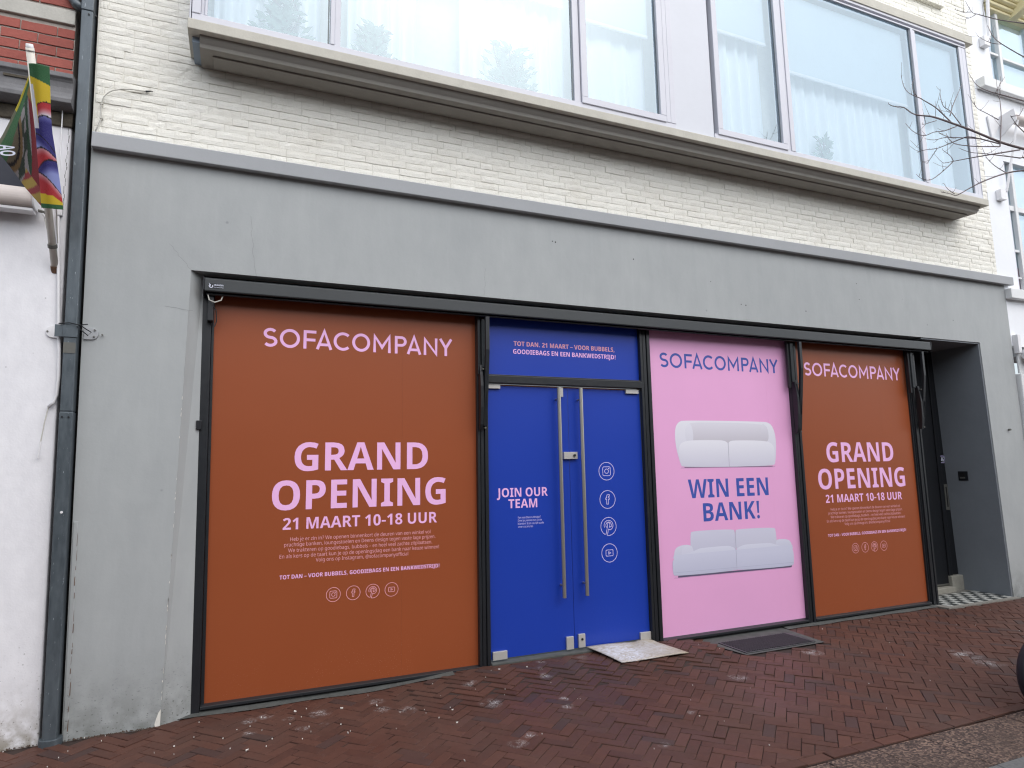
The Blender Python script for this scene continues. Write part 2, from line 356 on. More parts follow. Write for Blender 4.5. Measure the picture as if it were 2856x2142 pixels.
# ------------------------------------------------------------------ lettering
GLYPH_B='0384:191,-7 170,-6 151,-3 133,2 116,10 101,19 88,30 75,43 64,59 34,137 24,240 28,312 40,373 62,421 93,457 136,480 191,487 212,486 232,483 250,478 266,471 281,461 295,450 307,437 318,422 349,344 359,240 355,168 343,107 321,59 290,23 247,1;191,75 223,85 244,116 255,168 259,240 255,312 244,363 223,395 191,405 159,395 139,363 128,312 125,240 128,168 139,117 159,86|1384:176,0 176,277 177,323 179,373 164,358 144,340 89,296 40,357 194,480 277,480 277,0|2384:27,0 27,71 147,192 206,254 238,300 245,322 248,345 244,370 232,388 213,398 189,402 162,398 136,389 81,353 26,418 70,451 123,476 157,484 197,486 241,482 278,469 308,449 330,423 344,392 349,357 345,319 333,284 313,252 287,220 215,148 153,90 153,85 362,85 362,0|3384:164,-7 90,0 26,19 26,105 90,82 153,74 199,79 229,93 246,115 251,146 249,164 241,180 227,192 206,200 136,208 99,208 99,285 136,285 175,288 204,294 223,304 235,317 242,332 244,350 240,373 228,390 207,401 175,404 143,401 116,393 73,369 26,439 57,458 92,473 134,483 183,486 249,479 300,456 332,420 343,372 336,327 313,293 280,268 240,253 240,251 291,238 327,216 350,183 357,140 352,100 337,65 311,35 274,12 225,-2|4384:216,0 216,99 11,99 11,170 222,480 315,480 315,178 373,178 373,99 315,99 315,0;101,178 216,178 216,259 217,297 219,338 220,363 218,363 205,337 189,311|5384:162,-7 91,0 33,19 33,107 93,85 158,76 198,81 227,94 245,118 251,152 250,169 245,184 238,196 227,206 214,214 197,220 178,223 155,224 116,221 83,214 42,235 60,480 320,480 320,394 149,394 140,300 165,304 201,306 243,302 279,289 310,269 333,240 348,204 353,161 341,91 305,38 245,4|6384:199,-7 152,-1 110,16 75,44 47,85 29,138 24,203 30,285 38,325 51,362 69,396 93,425 124,450 162,469 209,481 264,485 297,484 328,480 328,399 301,404 271,406 218,401 178,387 151,364 132,334 122,298 117,256 121,256 137,278 160,296 188,308 225,312 282,302 325,272 353,224 362,160 351,90 318,38 266,4;197,75 224,80 245,95 259,121 264,158 260,190 248,214 228,229 199,234 178,231 160,224 145,213 134,199 127,183 124,167 132,124 142,105 157,89 175,78|7384:75,0 255,394 18,394 18,480 362,480 362,416 181,0|8384:192,-7 121,2 67,28 35,68 24,122 30,166 50,201 80,229 116,251 86,273 61,299 44,331 38,371 44,406 60,435 85,457 117,473 153,482 192,486 232,482 268,473 300,457 324,435 340,406 345,370 339,331 321,299 293,274 259,253 308,222 329,203 346,180 356,154 360,124 355,87 339,55 313,29 280,9 239,-3;192,296 232,321 245,339 250,363 246,383 233,399 215,408 191,412 169,408 150,399 138,383 134,363 138,340 151,322;191,68 224,72 247,84 261,103 266,127 263,144 255,159 229,184 196,204 187,209 159,193 137,175 122,153 118,128 122,104 136,85 159,72|9384:120,-7 87,-6 55,-2 55,79 83,75 113,73 166,77 205,92 233,114 251,144 262,181 267,222 263,222 246,201 225,183 197,171 156,167 101,176 58,206 31,254 21,318 32,388 65,441 117,474 185,485 231,479 273,462 309,434 336,393 354,340 360,275 354,193 346,154 333,117 315,83 290,53 260,28 221,9 175,-3;185,244 206,247 224,255 250,280 257,295 259,311 251,355 241,374 227,390 209,400 187,404 160,399 138,383 124,357 120,320 124,288 136,265 156,249|A463:0,0 169,482 293,482 463,0 354,0 319,114 144,114 109,0;170,199 295,199 259,311 251,340 240,375 232,407 223,374 212,336 204,311|B451:60,0 60,480 210,480 294,473 355,453 366,445 376,437 384,427 391,416 397,403 401,389 403,374 404,358 399,320 384,289 361,266 330,255 330,251 373,234 391,220 404,199 413,173 416,139 404,81 369,37 313,9 240,0;162,289 221,289 258,293 282,304 295,321 300,345 294,368 279,384 253,393 216,396 162,396;162,84 228,84 267,88 292,102 306,122 310,149 306,173 292,192 266,205 225,209 162,209|C428:255,-7 187,1 133,24 91,61 62,110 45,170 39,239 46,307 65,367 97,417 141,455 197,478 264,486 335,477 404,453 371,370 317,392 290,399 264,402 212,391 175,358 151,306 144,238 151,171 172,120 209,88 264,78 323,85 386,103 386,18 324,-1|D497:60,0 60,480 211,480 281,473 342,453 391,419 427,374 450,315 458,244 457,215 454,187 448,162 441,138 431,116 419,96 405,78 389,61 371,47 351,35 330,24 306,15 281,9 255,4 226,1 196,0;162,84 206,84 240,86 270,94 295,106 316,123 332,146 343,173 350,205 353,242 344,311 318,359 275,387 216,396 162,396|E376:60,0 60,480 336,480 336,396 162,396 162,291 324,291 324,208 162,208 162,84 336,84 336,0|G486:262,-7 236,-6 211,-3 188,2 167,9 147,18 129,29 112,42 97,56 83,73 71,92 62,112 53,134 47,158 43,184 40,211 39,240 46,311 68,371 104,420 153,456 215,479 289,486 365,478 432,457 398,375 348,394 289,402 247,397 212,381 183,357 162,325 148,285 144,238 147,194 156,155 173,123 197,98 229,83 269,78 305,80 333,85 333,185 242,185 242,269 433,269 433,21 354,1|H514:60,0 60,480 162,480 162,291 352,291 352,480 453,480 453,0 352,0 352,207 162,207 162,0|I261:21,0 21,58 80,85 80,395 21,422 21,480 240,480 240,422 181,395 181,85 240,58 240,0|J222:10,-141 -24,-139 -50,-134 -50,-49 -27,-54 -2,-56 30,-49 43,-39 52,-24 58,-1 60,30 60,480 162,480 162,31 157,-25 143,-69 120,-102 89,-124 52,-137|K446:60,0 60,480 162,480 162,260 181,288 202,316 332,480 445,480 277,267 446,0 330,0 205,202 162,171 162,0|L379:60,0 60,480 162,480 162,84 357,84 357,0|M633:60,0 60,480 199,480 312,113 314,113 435,480 573,480 573,0 478,0 478,227 479,279 481,335 483,375 480,375 357,0 263,0 148,376 145,376 148,336 150,278 151,223 151,0|N546:60,0 60,480 189,480 397,120 399,120 396,187 394,253 394,480 486,480 486,0 357,0 148,363 145,363 149,294 151,226 151,0|O535:267,-7 196,1 139,24 95,61 63,111 45,171 39,241 45,311 63,371 95,420 139,456 196,479 268,487 339,479 396,456 440,420 471,370 490,310 496,240 490,171 471,110 440,61 396,24 339,1;267,79 323,89 361,122 382,173 389,240 382,308 361,359 323,392 268,402 212,392 175,359 153,308 146,240 153,173 175,122 212,89|P422:60,0 60,480 214,480 294,470 349,440 381,392 392,330 387,289 374,252 351,219 316,193 268,176 206,171 162,171 162,0;162,254 195,254 234,258 264,271 282,293 289,326 288,343 284,357 277,369 269,379 257,386 243,392 227,395 208,396 162,396|R443:60,0 60,480 200,480 285,471 345,444 380,399 392,336 388,305 379,278 365,256 346,237 302,209 443,0 330,0 216,184 162,184 162,0;162,267 195,267 238,271 267,283 283,304 289,333 283,362 266,382 236,393 193,396 162,396|S370:167,-7 95,1 31,22 31,117 102,90 138,80 175,77 207,81 228,92 240,108 244,128 237,153 217,172 150,207 114,225 77,253 61,272 48,293 39,319 36,350 47,407 80,450 131,477 199,486 235,484 270,478 341,453 308,373 249,394 195,402 170,398 151,388 140,373 136,353 141,330 158,313 226,277 289,241 312,220 329,196 340,168 343,133 332,76 297,31 242,3|T389:144,0 144,395 13,395 13,480 375,480 375,395 245,395 245,0|U508:252,-7 229,-6 207,-4 187,0 168,5 150,12 134,21 120,31 107,42 70,98 57,171 57,480 158,480 158,186 165,136 183,103 213,85 255,79 297,85 327,105 344,138 349,187 349,480 451,480 451,169 445,122 429,80 401,44 363,16 313,-1|V437:163,0 0,480 103,480 193,194 200,167 211,125 218,89 225,125 236,167 243,194 334,480 437,480 273,0|W649:122,0 0,480 100,480 161,218 170,179 179,132 185,92 191,132 199,177 207,211 277,480 373,480 443,211 450,177 459,132 465,92 471,132 480,179 488,218 549,480 649,480 527,0 412,0 347,252 342,274 335,306 328,339 324,364 321,339 314,307 308,274 302,251 238,0'
GLYPH_R='!181:71,135 54,480 126,480 109,135;90,-9 74,-7 60,1 51,15 48,36 51,57 60,71 74,79 90,81 106,79 119,71 129,57 132,36 129,15 119,1 106,-7|,180:28,-87 47,-3 61,78 124,78 129,71 104,-8 71,-87|-216:27,154 27,206 189,206 189,154|.180:89,-9 74,-7 60,1 51,15 48,36 51,57 60,71 74,79 89,81 106,79 119,71 129,57 132,36 129,15 119,1 106,-7|?291:94,135 94,153 99,197 117,232 150,267 191,304 212,333 218,367 212,396 197,417 171,430 136,435 105,432 78,426 29,406 8,453 67,477 102,484 140,486 197,478 239,455 265,417 274,369 272,341 264,317 237,278 195,240 161,208 145,180 141,146 141,135;120,-9 104,-7 90,1 82,15 79,36 82,57 90,71 104,79 120,81 136,79 149,71 158,57 161,36 158,15 149,1 136,-7|@604:291,-60 217,-52 155,-30 105,6 69,55 46,116 39,188 44,248 58,304 82,354 115,397 156,431 204,458 261,474 324,480 390,472 448,451 497,416 534,368 557,309 565,240 558,179 549,151 536,126 519,104 500,88 476,77 449,73 421,78 400,91 386,110 378,132 375,132 360,109 339,90 313,77 280,73 235,82 201,107 180,147 173,198 178,240 191,276 212,307 240,330 275,344 316,349 374,344 418,333 412,197 411,180 411,173 414,144 423,126 437,118 453,115 472,119 488,132 501,152 510,178 518,240 512,298 493,346 463,384 423,412 377,429 324,435 253,427 194,404 148,366 115,317 94,257 87,190 93,129 111,78 140,38 180,8 230,-10 291,-15 331,-13 369,-6 435,13 435,-32 370,-52;289,115 321,122 343,143 356,175 362,216 366,300 344,305 316,307 287,303 263,291 246,272 234,249 226,197 230,160 243,134 263,120|D490:65,0 65,480 213,480 281,473 338,453 385,419 420,374 442,315 449,244 442,170 420,109 383,61 333,27 272,7 199,0;126,52 191,52 299,73 364,136 385,242 380,301 364,348 338,383 281,417 204,428 126,428|E373:65,0 65,480 333,480 333,426 126,426 126,277 321,277 321,224 126,224 126,53 333,53 333,0|F349:65,0 65,480 333,480 333,426 126,426 126,257 320,257 320,203 126,203 126,0|H498:65,0 65,480 126,480 126,277 371,277 371,480 432,480 432,0 371,0 371,224 126,224 126,0|I228:27,0 27,35 83,48 83,431 27,445 27,480 200,480 200,445 144,431 144,48 200,35 200,0|Q525:372,-114 279,-6 270,-7 263,-7 194,1 139,24 96,61 65,111 47,171 41,241 47,310 65,370 96,419 139,456 195,479 263,487 329,479 384,456 427,420 458,370 477,310 484,240 475,159 448,91 405,38 344,5 459,-114;263,46 312,51 352,69 382,98 410,159 420,240 410,321 382,382 352,411 313,428 263,434 214,428 174,411 143,382 114,321 105,240 114,159 143,98 173,69 213,51|R418:65,0 65,480 197,480 275,471 329,446 361,403 372,343 369,308 358,279 342,256 322,239 276,215 408,0 337,0 221,198 126,198 126,0;126,249 197,249 248,255 283,272 303,301 310,340 303,381 281,407 245,422 194,427 126,427|S369:166,-7 91,-1 34,16 34,74 94,54 169,46 216,51 249,66 270,91 277,123 274,145 267,163 253,178 232,192 164,222 110,246 72,276 48,314 40,364 45,400 60,429 83,454 114,471 151,483 193,486 266,479 326,459 307,408 253,426 192,433 153,428 124,414 107,392 101,363 104,341 111,323 125,308 144,294 206,267 278,233 303,214 322,191 333,163 337,128 326,72 291,29 236,2|V403:171,0 0,480 63,480 171,172 189,117 201,67 214,117 232,173 339,480 403,480 232,0|W625:135,0 8,480 71,480 146,187 160,127 169,73 179,130 194,190 279,480 341,480 429,188 445,127 455,73 465,127 479,187 553,480 616,480 488,0 427,0 334,314 323,353 314,388 310,409 303,372 287,312 196,0|a377:144,-7 100,0 63,19 39,52 31,100 41,148 73,183 127,206 203,215 265,217 265,238 260,277 245,301 222,314 190,318 136,310 89,291 71,335 126,357 159,364 193,366 251,359 291,337 314,300 322,245 322,0 279,0 268,51 265,51 241,25 216,7 185,-3;158,41 200,47 234,66 256,98 264,144 264,176 211,174 154,167 118,152 98,130 92,99 97,73 110,55 132,44|b413:228,-7 189,-3 158,9 134,26 116,46 111,46 99,0 57,0 57,510 116,510 116,386 115,344 113,312 116,312 134,333 158,351 189,362 228,366 288,354 335,319 366,261 376,180 366,99 335,40 288,5;219,42 261,51 291,78 309,121 315,181 304,256 272,302 218,317 169,309 138,284 122,242 116,182 116,179 122,121 138,78 169,51|c322:201,-7 156,-2 117,13 83,38 58,73 42,120 37,178 42,238 59,286 85,322 119,347 160,362 206,367 259,361 300,347 282,298 244,310 204,315 145,300 110,254 98,179 105,121 124,79 156,53 201,44 253,50 294,65 294,13 254,-2|d413:185,-7 124,5 77,40 47,98 37,179 47,261 78,319 125,355 185,367 223,363 254,351 278,334 297,314 301,314 299,339 297,367 297,510 356,510 356,0 308,0 300,48 297,48 278,27 254,9 223,-3;194,42 243,50 274,74 292,113 298,168 298,179 292,238 275,282 244,309 193,318 152,308 122,280 104,235 98,178 104,121 122,78 152,51|e379:210,-7 162,-2 120,14 85,40 59,76 42,122 37,177 42,232 57,279 81,316 112,344 151,361 196,367 239,362 276,347 305,322 327,290 340,250 345,204 345,169 98,169 107,115 129,76 165,52 213,44 274,50 328,69 328,17 274,-1;99,216 283,216 277,257 262,290 234,311 195,318 158,312 129,291 109,259|f231:73,0 73,314 10,314 10,342 73,362 73,383 81,443 104,483 141,506 190,514 229,510 260,502 244,455 220,462 191,465 165,460 147,446 136,420 132,383 132,360 223,360 223,314 132,314 132,0|g413:195,-161 123,-155 65,-138 65,-84 125,-105 198,-112 240,-105 271,-85 291,-53 298,-11 298,3 298,27 300,48 297,48 268,17 231,-1 185,-7 123,6 76,42 47,101 37,179 47,256 76,316 123,354 185,367 219,363 249,353 275,336 298,312 301,312 309,360 356,360 356,-6 346,-74 317,-122 267,-151;194,42 241,49 273,71 292,109 298,165 298,179 292,243 273,285 240,309 193,317 153,308 123,281 104,237 98,179 104,120 123,77 153,50|h415:57,0 57,510 116,510 116,361 113,310 117,310 137,334 164,352 195,362 229,366 287,358 328,335 352,294 361,234 361,0 302,0 302,230 293,278 266,307 222,317 171,309 139,283 122,242 116,186 116,0|i173:87,420 74,422 62,429 55,441 52,457 55,474 62,486 74,493 87,495 100,493 111,486 119,474 122,457 119,441 111,429 100,422;57,0 57,360 116,360 116,0|j173:87,420 74,422 62,429 55,441 52,457 55,474 62,486 74,493 87,495 100,493 111,486 119,474 122,457 119,441 111,429 100,422;15,-161 -15,-159 -37,-153 -37,-105 -16,-110 7,-112 27,-109 43,-100 54,-83 57,-56 57,360 116,360 116,-54 110,-99 92,-133 61,-154|k359:57,0 57,510 116,510 116,244 115,216 113,185 116,185 128,201 144,221 158,238 273,360 343,360 197,206 353,0 281,0 156,168 116,132 116,0|l173:57,0 57,510 116,510 116,0|m628:57,0 57,360 105,360 113,311 117,311 137,336 162,353 192,363 223,367 273,360 310,340 333,306 336,306 358,333 386,352 418,363 452,367 505,359 543,335 566,295 574,234 574,0 515,0 515,232 507,279 483,308 442,317 397,309 367,287 350,250 345,199 345,0 286,0 286,232 278,279 253,308 212,317 166,309 137,283 121,242 116,187 116,0|n415:57,0 57,360 105,360 113,311 117,311 138,336 165,353 197,363 230,367 287,359 328,335 352,295 361,234 361,0 302,0 302,230 293,278 266,307 222,317 171,309 139,283 122,242 116,187 116,0|o406:202,-7 157,-1 117,15 84,42 58,79 42,125 37,181 48,260 82,318 135,355 204,367 250,361 290,345 324,318 349,282 365,236 370,181 359,101 325,42 271,6;203,42 251,52 283,80 303,123 309,181 303,238 283,281 251,308 203,317 155,308 123,281 104,238 98,181 104,123 123,80 156,52|p413:57,-161 57,360 105,360 113,311 116,311 135,333 158,351 189,363 228,367 288,355 335,320 366,262 376,181 366,100 335,41 288,5 228,-7 190,-3 159,9 135,26 116,46 112,46 115,17 116,-13 116,-161;219,42 249,47 273,60 291,82 305,110 312,143 315,181 309,237 291,280 261,308 218,317 171,309 140,286 123,247 116,192 116,181 122,122 138,78 169,51|r277:57,0 57,360 105,360 112,294 115,294 135,322 160,345 190,361 225,367 247,366 267,363 260,308 241,312 221,313 194,309 169,298 147,280 131,256 120,226 116,192 116,0|s322:148,-7 83,-1 35,16 35,70 87,50 118,43 149,41 188,45 214,55 229,72 234,94 227,118 200,140 146,164 86,191 64,206 48,223 38,244 34,271 44,312 72,342 115,360 169,367 231,360 284,343 264,296 216,312 165,318 133,315 110,307 95,293 91,275 93,261 99,249 129,229 183,206 242,180 263,165 279,147 288,126 291,99 282,53 253,20 207,0|t242:167,-7 140,-4 115,3 94,16 77,37 65,66 62,105 62,314 11,314 11,343 62,366 86,443 121,443 121,360 225,360 225,314 121,314 121,106 125,77 137,57 155,46 177,42 205,44 228,49 228,4 201,-4|u415:184,-7 127,1 86,25 61,65 53,124 53,360 113,360 113,128 122,81 148,52 193,42 243,51 276,76 293,117 299,173 299,360 358,360 358,0 310,0 301,48 298,48 277,23 250,6 218,-3|v341:136,0 0,360 63,360 140,148 151,115 162,80 169,52 171,52 179,81 190,116 201,148 278,360 341,360 204,0|w528:106,1 7,361 69,361 118,169 132,110 142,61 144,61 151,89 159,125 169,158 232,361 297,361 359,158 373,108 383,62 385,62 395,108 410,169 460,361 520,361 420,1 351,1 289,203 274,258 265,299 262,299 253,258 238,203 173,1|y343:56,-161 28,-160 7,-156 7,-109 25,-111 47,-113 75,-108 97,-95 114,-75 127,-49 146,-1 1,360 64,360 142,155 160,104 172,57 175,57 187,101 206,156 279,360 343,360 187,-50 166,-96 139,-131 103,-154|z316:26,0 26,39 220,314 38,314 38,360 285,360 285,316 94,46 289,46 289,0|–403:64,0 64,480 339,480 339,0;98,34 306,34 306,445 98,445'

def parse(src):
    d = {}
    for e in src.split('|'):
        c = e[0]; a, rest = e[1:].split(':', 1)
        d[c] = (int(a), [[tuple(map(float, p.split(','))) for p in s.split(' ')] for s in rest.split(';')])
    return d
FONT = {'B': parse(GLYPH_B), 'R': parse(GLYPH_R)}
rect = lambda a, b, c, d: [(a, b), (c, b), (c, d), (a, d)]
FONT['R']['\u2013'] = (340, [rect(10, 150, 330, 190)])
FONT['B'].update({'-': (232, [rect(20, 150, 212, 215)]), '\u2013': (340, [rect(10, 155, 330, 212)]), '.': (205, [rect(55, 0, 145, 92)]), ',': (205, [[(40, -80), (90, -80), (150, 90), (55, 90)]]),
    '!': (210, [[(62, 481), (152, 481), (138, 150), (76, 150)], [(107 + 52 * math.cos(i * math.pi / 5), 46 + 52 * math.sin(i * math.pi / 5)) for i in range(10)]])})
TRI = {}
def glyph_tris(fk, c):
    if (fk, c) not in TRI:
        cs = FONT[fk][c][1]
        def inside(p, q):
            r = False
            for (ax, ay), (bx, by) in zip(q, q[1:] + q[:1]):
                if (ay > p[1]) != (by > p[1]) and p[0] < (bx - ax) * (p[1] - ay) / (by - ay) + ax: r = not r
            return r
        par = [sum(inside(q[0], r) for r in cs if r is not q) for q in cs]; flat = []; tris = []
        for q, d in zip(cs, par):      # every outer outline with the holes that lie in it
            if d % 2: continue
            grp = [q] + [h for h, e in zip(cs, par) if e % 2 and inside(h[0], q)]; n = len(flat)
            tris += [tuple(n + i for i in t3) for t3 in tessellate_polygon([[Vector((x, y, 0)) for x, y in g_] for g_ in grp])]
            flat += [p for g_ in grp for p in g_]
        TRI[(fk, c)] = (flat, tris)
    return TRI[(fk, c)]
def lettering(text, fk, x0, x1, zb, cap, y, mat, parent, track=0, mirror=False):
    v = []; f = []; pen = 0
    for c in text:
        if c == ' ': pen += 174 + track; continue
        flat, tris = glyph_tris(fk, c); n = len(v)
        v += [(pen + px, py) for px, py in flat]; f += [tuple(n + i for i in q) for q in tris]; pen += FONT[fk][c][0] + track
    a = min(p[0] for p in v); b = max(p[0] for p in v); sx = (x1 - x0) / (b - a); sz = cap / 481.0
    vv = [(x1 - (px - a) * sx if mirror else x0 + (px - a) * sx, y, zb + pz * sz) for px, pz in v]
    return MB().add(vv, f).build('lettering', mat, parent)

class Strokes:   # flat drawn lines on an x-z plane, each stroke a hair proud of the last
    def __init__(s, y): s.mb = MB(); s.y = y; s.k = 0
    def line(s, pts, w, closed=False):
        P = [Vector((p[0], p[1])) for p in pts]; n = len(P); L = []; R = []
        for i, p in enumerate(P):
            a = P[i - 1] if (i > 0 or closed) else None; b = P[(i + 1) % n] if (i < n - 1 or closed) else None
            d1 = (p - a).normalized() if a is not None else (b - p).normalized(); d2 = (b - p).normalized() if b is not None else d1
            n1 = Vector((-d1.y, d1.x)); n2 = Vector((-d2.y, d2.x)); mm = n1 + n2; mm = mm.normalized() if mm.length > .1 else n1
            s_ = min(2.2, 1 / max(.35, mm.dot(n1))); L.append(p + mm * w / 2 * s_); R.append(p - mm * w / 2 * s_)
        y = s.y - .0001 * s.k; s.k += 1
        v = [(q.x, y, q.y) for q in L] + [(q.x, y, q.y) for q in R]; m_ = n if closed else n - 1
        s.mb.add(v, [(i, (i + 1) % n, n + (i + 1) % n, n + i) for i in range(m_)]); return s
    def disc(s, cx, cz, r, n=16):
        y = s.y - .0001 * s.k; s.k += 1
        s.mb.add([(cx + r * math.cos(2 * math.pi * i / n), y, cz + r * math.sin(2 * math.pi * i / n)) for i in range(n)], [tuple(range(n))]); return s
def arc(cx, cz, rx, rz, a0, a1, n=16):
    return [(cx + rx * math.cos(math.radians(a0 + (a1 - a0) * i / n)), cz + rz * math.sin(math.radians(a0 + (a1 - a0) * i / n))) for i in range(n + 1)]
def rrect(cx, cz, hw, hh, r):
    p = []
    for sx, sz, a in ((1, 1, 0), (-1, 1, 90), (-1, -1, 180), (1, -1, 270)): p += arc(cx + sx * (hw - r), cz + sz * (hh - r), r, r, a, a + 90, 4)
    return p
def icon(kind, cx, cz, r, wd, y, mat, parent):
    s = Strokes(y)
    if kind == 'camera':
        s.line(arc(cx, cz, r, r, 0, 360, 40)[:-1], wd, True); s.line(rrect(cx, cz, .5 * r, .5 * r, .17 * r), wd, True)
        s.line(arc(cx, cz, .25 * r, .25 * r, 0, 360, 20)[:-1], wd, True); s.disc(cx + .3 * r, cz + .3 * r, .075 * r)
    elif kind == 'f':
        s.line(arc(cx, cz, r, r, 0, 360, 40)[:-1], wd, True)
        q = [(-.13, -.52), (.1, -.52), (.1, .0), (.22, .0), (.25, .17), (.1, .17), (.1, .28), (.13, .35), (.25, .36), (.25, .54), (.06, .55), (-.07, .48), (-.13, .34), (-.13, .17), (-.24, .17), (-.24, .0), (-.13, .0)]
        s.line([(cx + a * r, cz + b * r) for a, b in q], wd, True)
    elif kind == 'p':
        s.line(arc(cx, cz, r, r, -105, 243, 40), wd)
        q = arc(.08, .18, .42, .42, -100, 200, 18)
        out = [(-.2, -.97), (-.03, -.3)] + arc(.0, .12, .58, .55, -85, 205, 20)[1:]
        s.line([(cx + a * r, cz + b * r) for a, b in out], wd)
        inn = [(-.38, -.9), (-.12, .12)] + arc(.02, .2, .16, .22, 170, 0, 8) + [(.12, -.1)] + arc(.02, .12, .37, .36, -50, 190, 16)[2:] + [(-.28, -.12)]
        s.line([(cx + a * r, cz + b * r) for a, b in inn], wd)
    else:
        s.line(arc(cx, cz, r, r, 0, 360, 40)[:-1], wd, True); s.line(rrect(cx, cz, .46 * r, .33 * r, .1 * r), wd, True)
        s.line([(cx - .1 * r, cz - .14 * r), (cx + .15 * r, cz), (cx - .1 * r, cz + .14 * r)], wd, True)
    return s.mb.build('emblem', mat, parent)
LOGO_EXT = [(0.0,0.0687),(0.0795,0.1778),(0.1953,0.2586),(0.2572,0.3414),(0.3468,0.4323),(0.4431,0.538),(0.5549,0.6498),(0.6721,0.738),(0.738,0.8209),(0.8337,0.9131),(0.9232,1.0)]
def logo(x0, x1, zb, cap, y, mat, parent):
    W = x1 - x0; s = Strokes(y); wd = .155 * cap; h = wd / 2
    for ch, (a, b) in zip('SOFACOMPANY', LOGO_EXT):
        a = x0 + a * W; b = x0 + b * W; cx = (a + b) / 2; z0 = zb; z1 = zb + cap; zm = (z0 + z1) / 2; rx = (b - a) / 2 - h
        if ch == 'S':
            rz = (cap - wd) / 4
            s.line(arc(cx, z1 - h - rz, rx * .95, rz, 32, 270, 12) + arc(cx, z0 + h + rz, rx, rz, 90, -148, 12)[1:], wd)
        elif ch == 'O': s.line(arc(cx, zm, rx, cap / 2 - h * .9, 0, 360, 36)[:-1], wd, True)
        elif ch == 'C': s.line(arc(a + h + (cap / 2 - h), zm, cap / 2 - h, cap / 2 - h * .9, 47, 313, 28), wd)
        elif ch == 'F':
            s.line([(a + h, z0), (a + h, z1)], wd); s.line([(a + wd * .9, z1 - h), (b, z1 - h)], wd); s.line([(a + wd * .9, zm - h * .2), (b - wd * .25, zm - h * .2)], wd)
        elif ch == 'A':
            s.line([(a + h, z0), (cx, z1), (b - h, z0)], wd); s.line([(a + (b - a) * .22, z0 + cap * .26), (b - (b - a) * .22, z0 + cap * .26)], wd * .95)
        elif ch == 'M': s.line([(a + h, z0), (a + h, z1 - h), (cx, z0 + cap * .3), (b - h, z1 - h), (b - h, z0)], wd)
        elif ch == 'P':
            s.line([(a + h, z0), (a + h, z1)], wd); rz = cap * .30 - h; zc = z1 - h - rz
            s.line([(a + wd * .9, zc + rz)] + arc(b - h - rz, zc, rz, rz, 90, -90, 12) + [(a + wd * .9, zc - rz)], wd)
        elif ch == 'N': s.line([(a + h, z0), (a + h, z1 - h), (b - h, z0 + h), (b - h, z1)], wd)
        elif ch == 'Y': s.line([(a + h * .8, z1), (cx, zm - h * .5), (b - h * .8, z1)], wd); s.line([(cx, z0), (cx, zm)], wd)
    return s.mb.build('lettering', mat, parent)
# ================================================================== ground
def sm(a, b, x):
    t_ = max(0, min(1, (x - a) / (b - a))); return t_ * t_ * (3 - 2 * t_)
def zg(x, y):
    h = .046 * sm(.9, 1.9, x) * (1 - sm(3.62, 4.05, x)) * sm(-.65, -.05, y)
    return h + .006 * noise.noise(Vector((x * .9, y * .9, 3.1))) * sm(.0, -.4, y)
KERB = -2.145
g = MB().add([(-90, -90, -.06), (90, -90, -.06), (90, 60, -.06), (-90, 60, -.06)], [(0, 1, 2, 3)]).build('ground', 'joint_sand'); g['kind'] = 'structure'
pave = MB().grid(lambda u, v: (-3 + 14 * u, KERB + 2.6 * v, zg(-3 + 14 * u, KERB + 2.6 * v) - .007), 90, 24).build('pavement', 'joint_sand'); pave['kind'] = 'structure'

def clip(poly, inside, cut):
    out = []
    for i, p in enumerate(poly):
        q = poly[(i + 1) % len(poly)]
        if inside(p): out.append(p)
        if inside(p) != inside(q): out.append(cut(p, q))
    return out
def clip_y(poly, y0):
    return clip(poly, lambda p: p[1] >= y0, lambda p, q: (p[0] + (q[0] - p[0]) * (y0 - p[1]) / (q[1] - p[1]), y0))
def slab_mesh(poly, h=.05, bev=.003):   # poly (x,y) about its own centre, top at z=0
    n = len(poly); cx = sum(p[0] for p in poly) / n; cy = sum(p[1] for p in poly) / n
    ins = []
    for x, y in poly:
        d = math.hypot(x - cx, y - cy) or 1; k = 1 - bev * 1.4 / d; ins.append((cx + (x - cx) * k, cy + (y - cy) * k))
    v = [(x, y, -h) for x, y in poly] + [(x, y, -bev) for x, y in poly] + [(x, y, 0) for x, y in ins]
    f = [tuple(range(2 * n, 3 * n))] + [(k * n + i, k * n + (i + 1) % n, (k + 1) * n + (i + 1) % n, (k + 1) * n + i) for k in (0, 1) for i in range(n)]
    return v, f
def emit(name, items, mat, parent, limit=300, rest='rest', jit=None):
    """items: (score, verts, faces, matrix, meshkey). The largest in view become parts, the others one joined part."""
    items.sort(key=lambda q: -q[0]); cache = {}
    for sc_, v, f, mtx, key in items[:limit]:
        if key is None or key not in cache:
            me = bpy.data.meshes.new(name); me.from_pydata(v, [], f); me.update(); me.materials.append(MATS[mat])
            if key is not None: cache[key] = me
        else: me = cache[key]
        o = bpy.data.objects.new(name, me); col.objects.link(o); o.parent = parent; o.matrix_local = mtx
    tail = items[limit:]
    if tail:
        V = []; F = []; R = []
        for sc_, v, f, mtx, key in tail:
            n = len(V); V += [tuple(mtx @ Vector(p)) for p in v]; F += [tuple(i + n for i in q) for q in f]; R += [random.random()] * len(f)
        me = bpy.data.meshes.new(rest); me.from_pydata(V, [], F); me.update(); me.materials.append(MATS[mat])
        a = me.attributes.new('rnd', 'FLOAT', 'FACE'); a.data.foreach_set('value', R)
        o = bpy.data.objects.new(rest, me); col.objects.link(o); o.parent = parent; o['kind'] = 'stuff'
def score(p, area, nrm=None):
    z = in_view(p)
    if z is None: return 0
    c = 1 if nrm is None else abs((Vector(p) - CAM).normalized().dot(nrm))
    return area * c / z ** 2

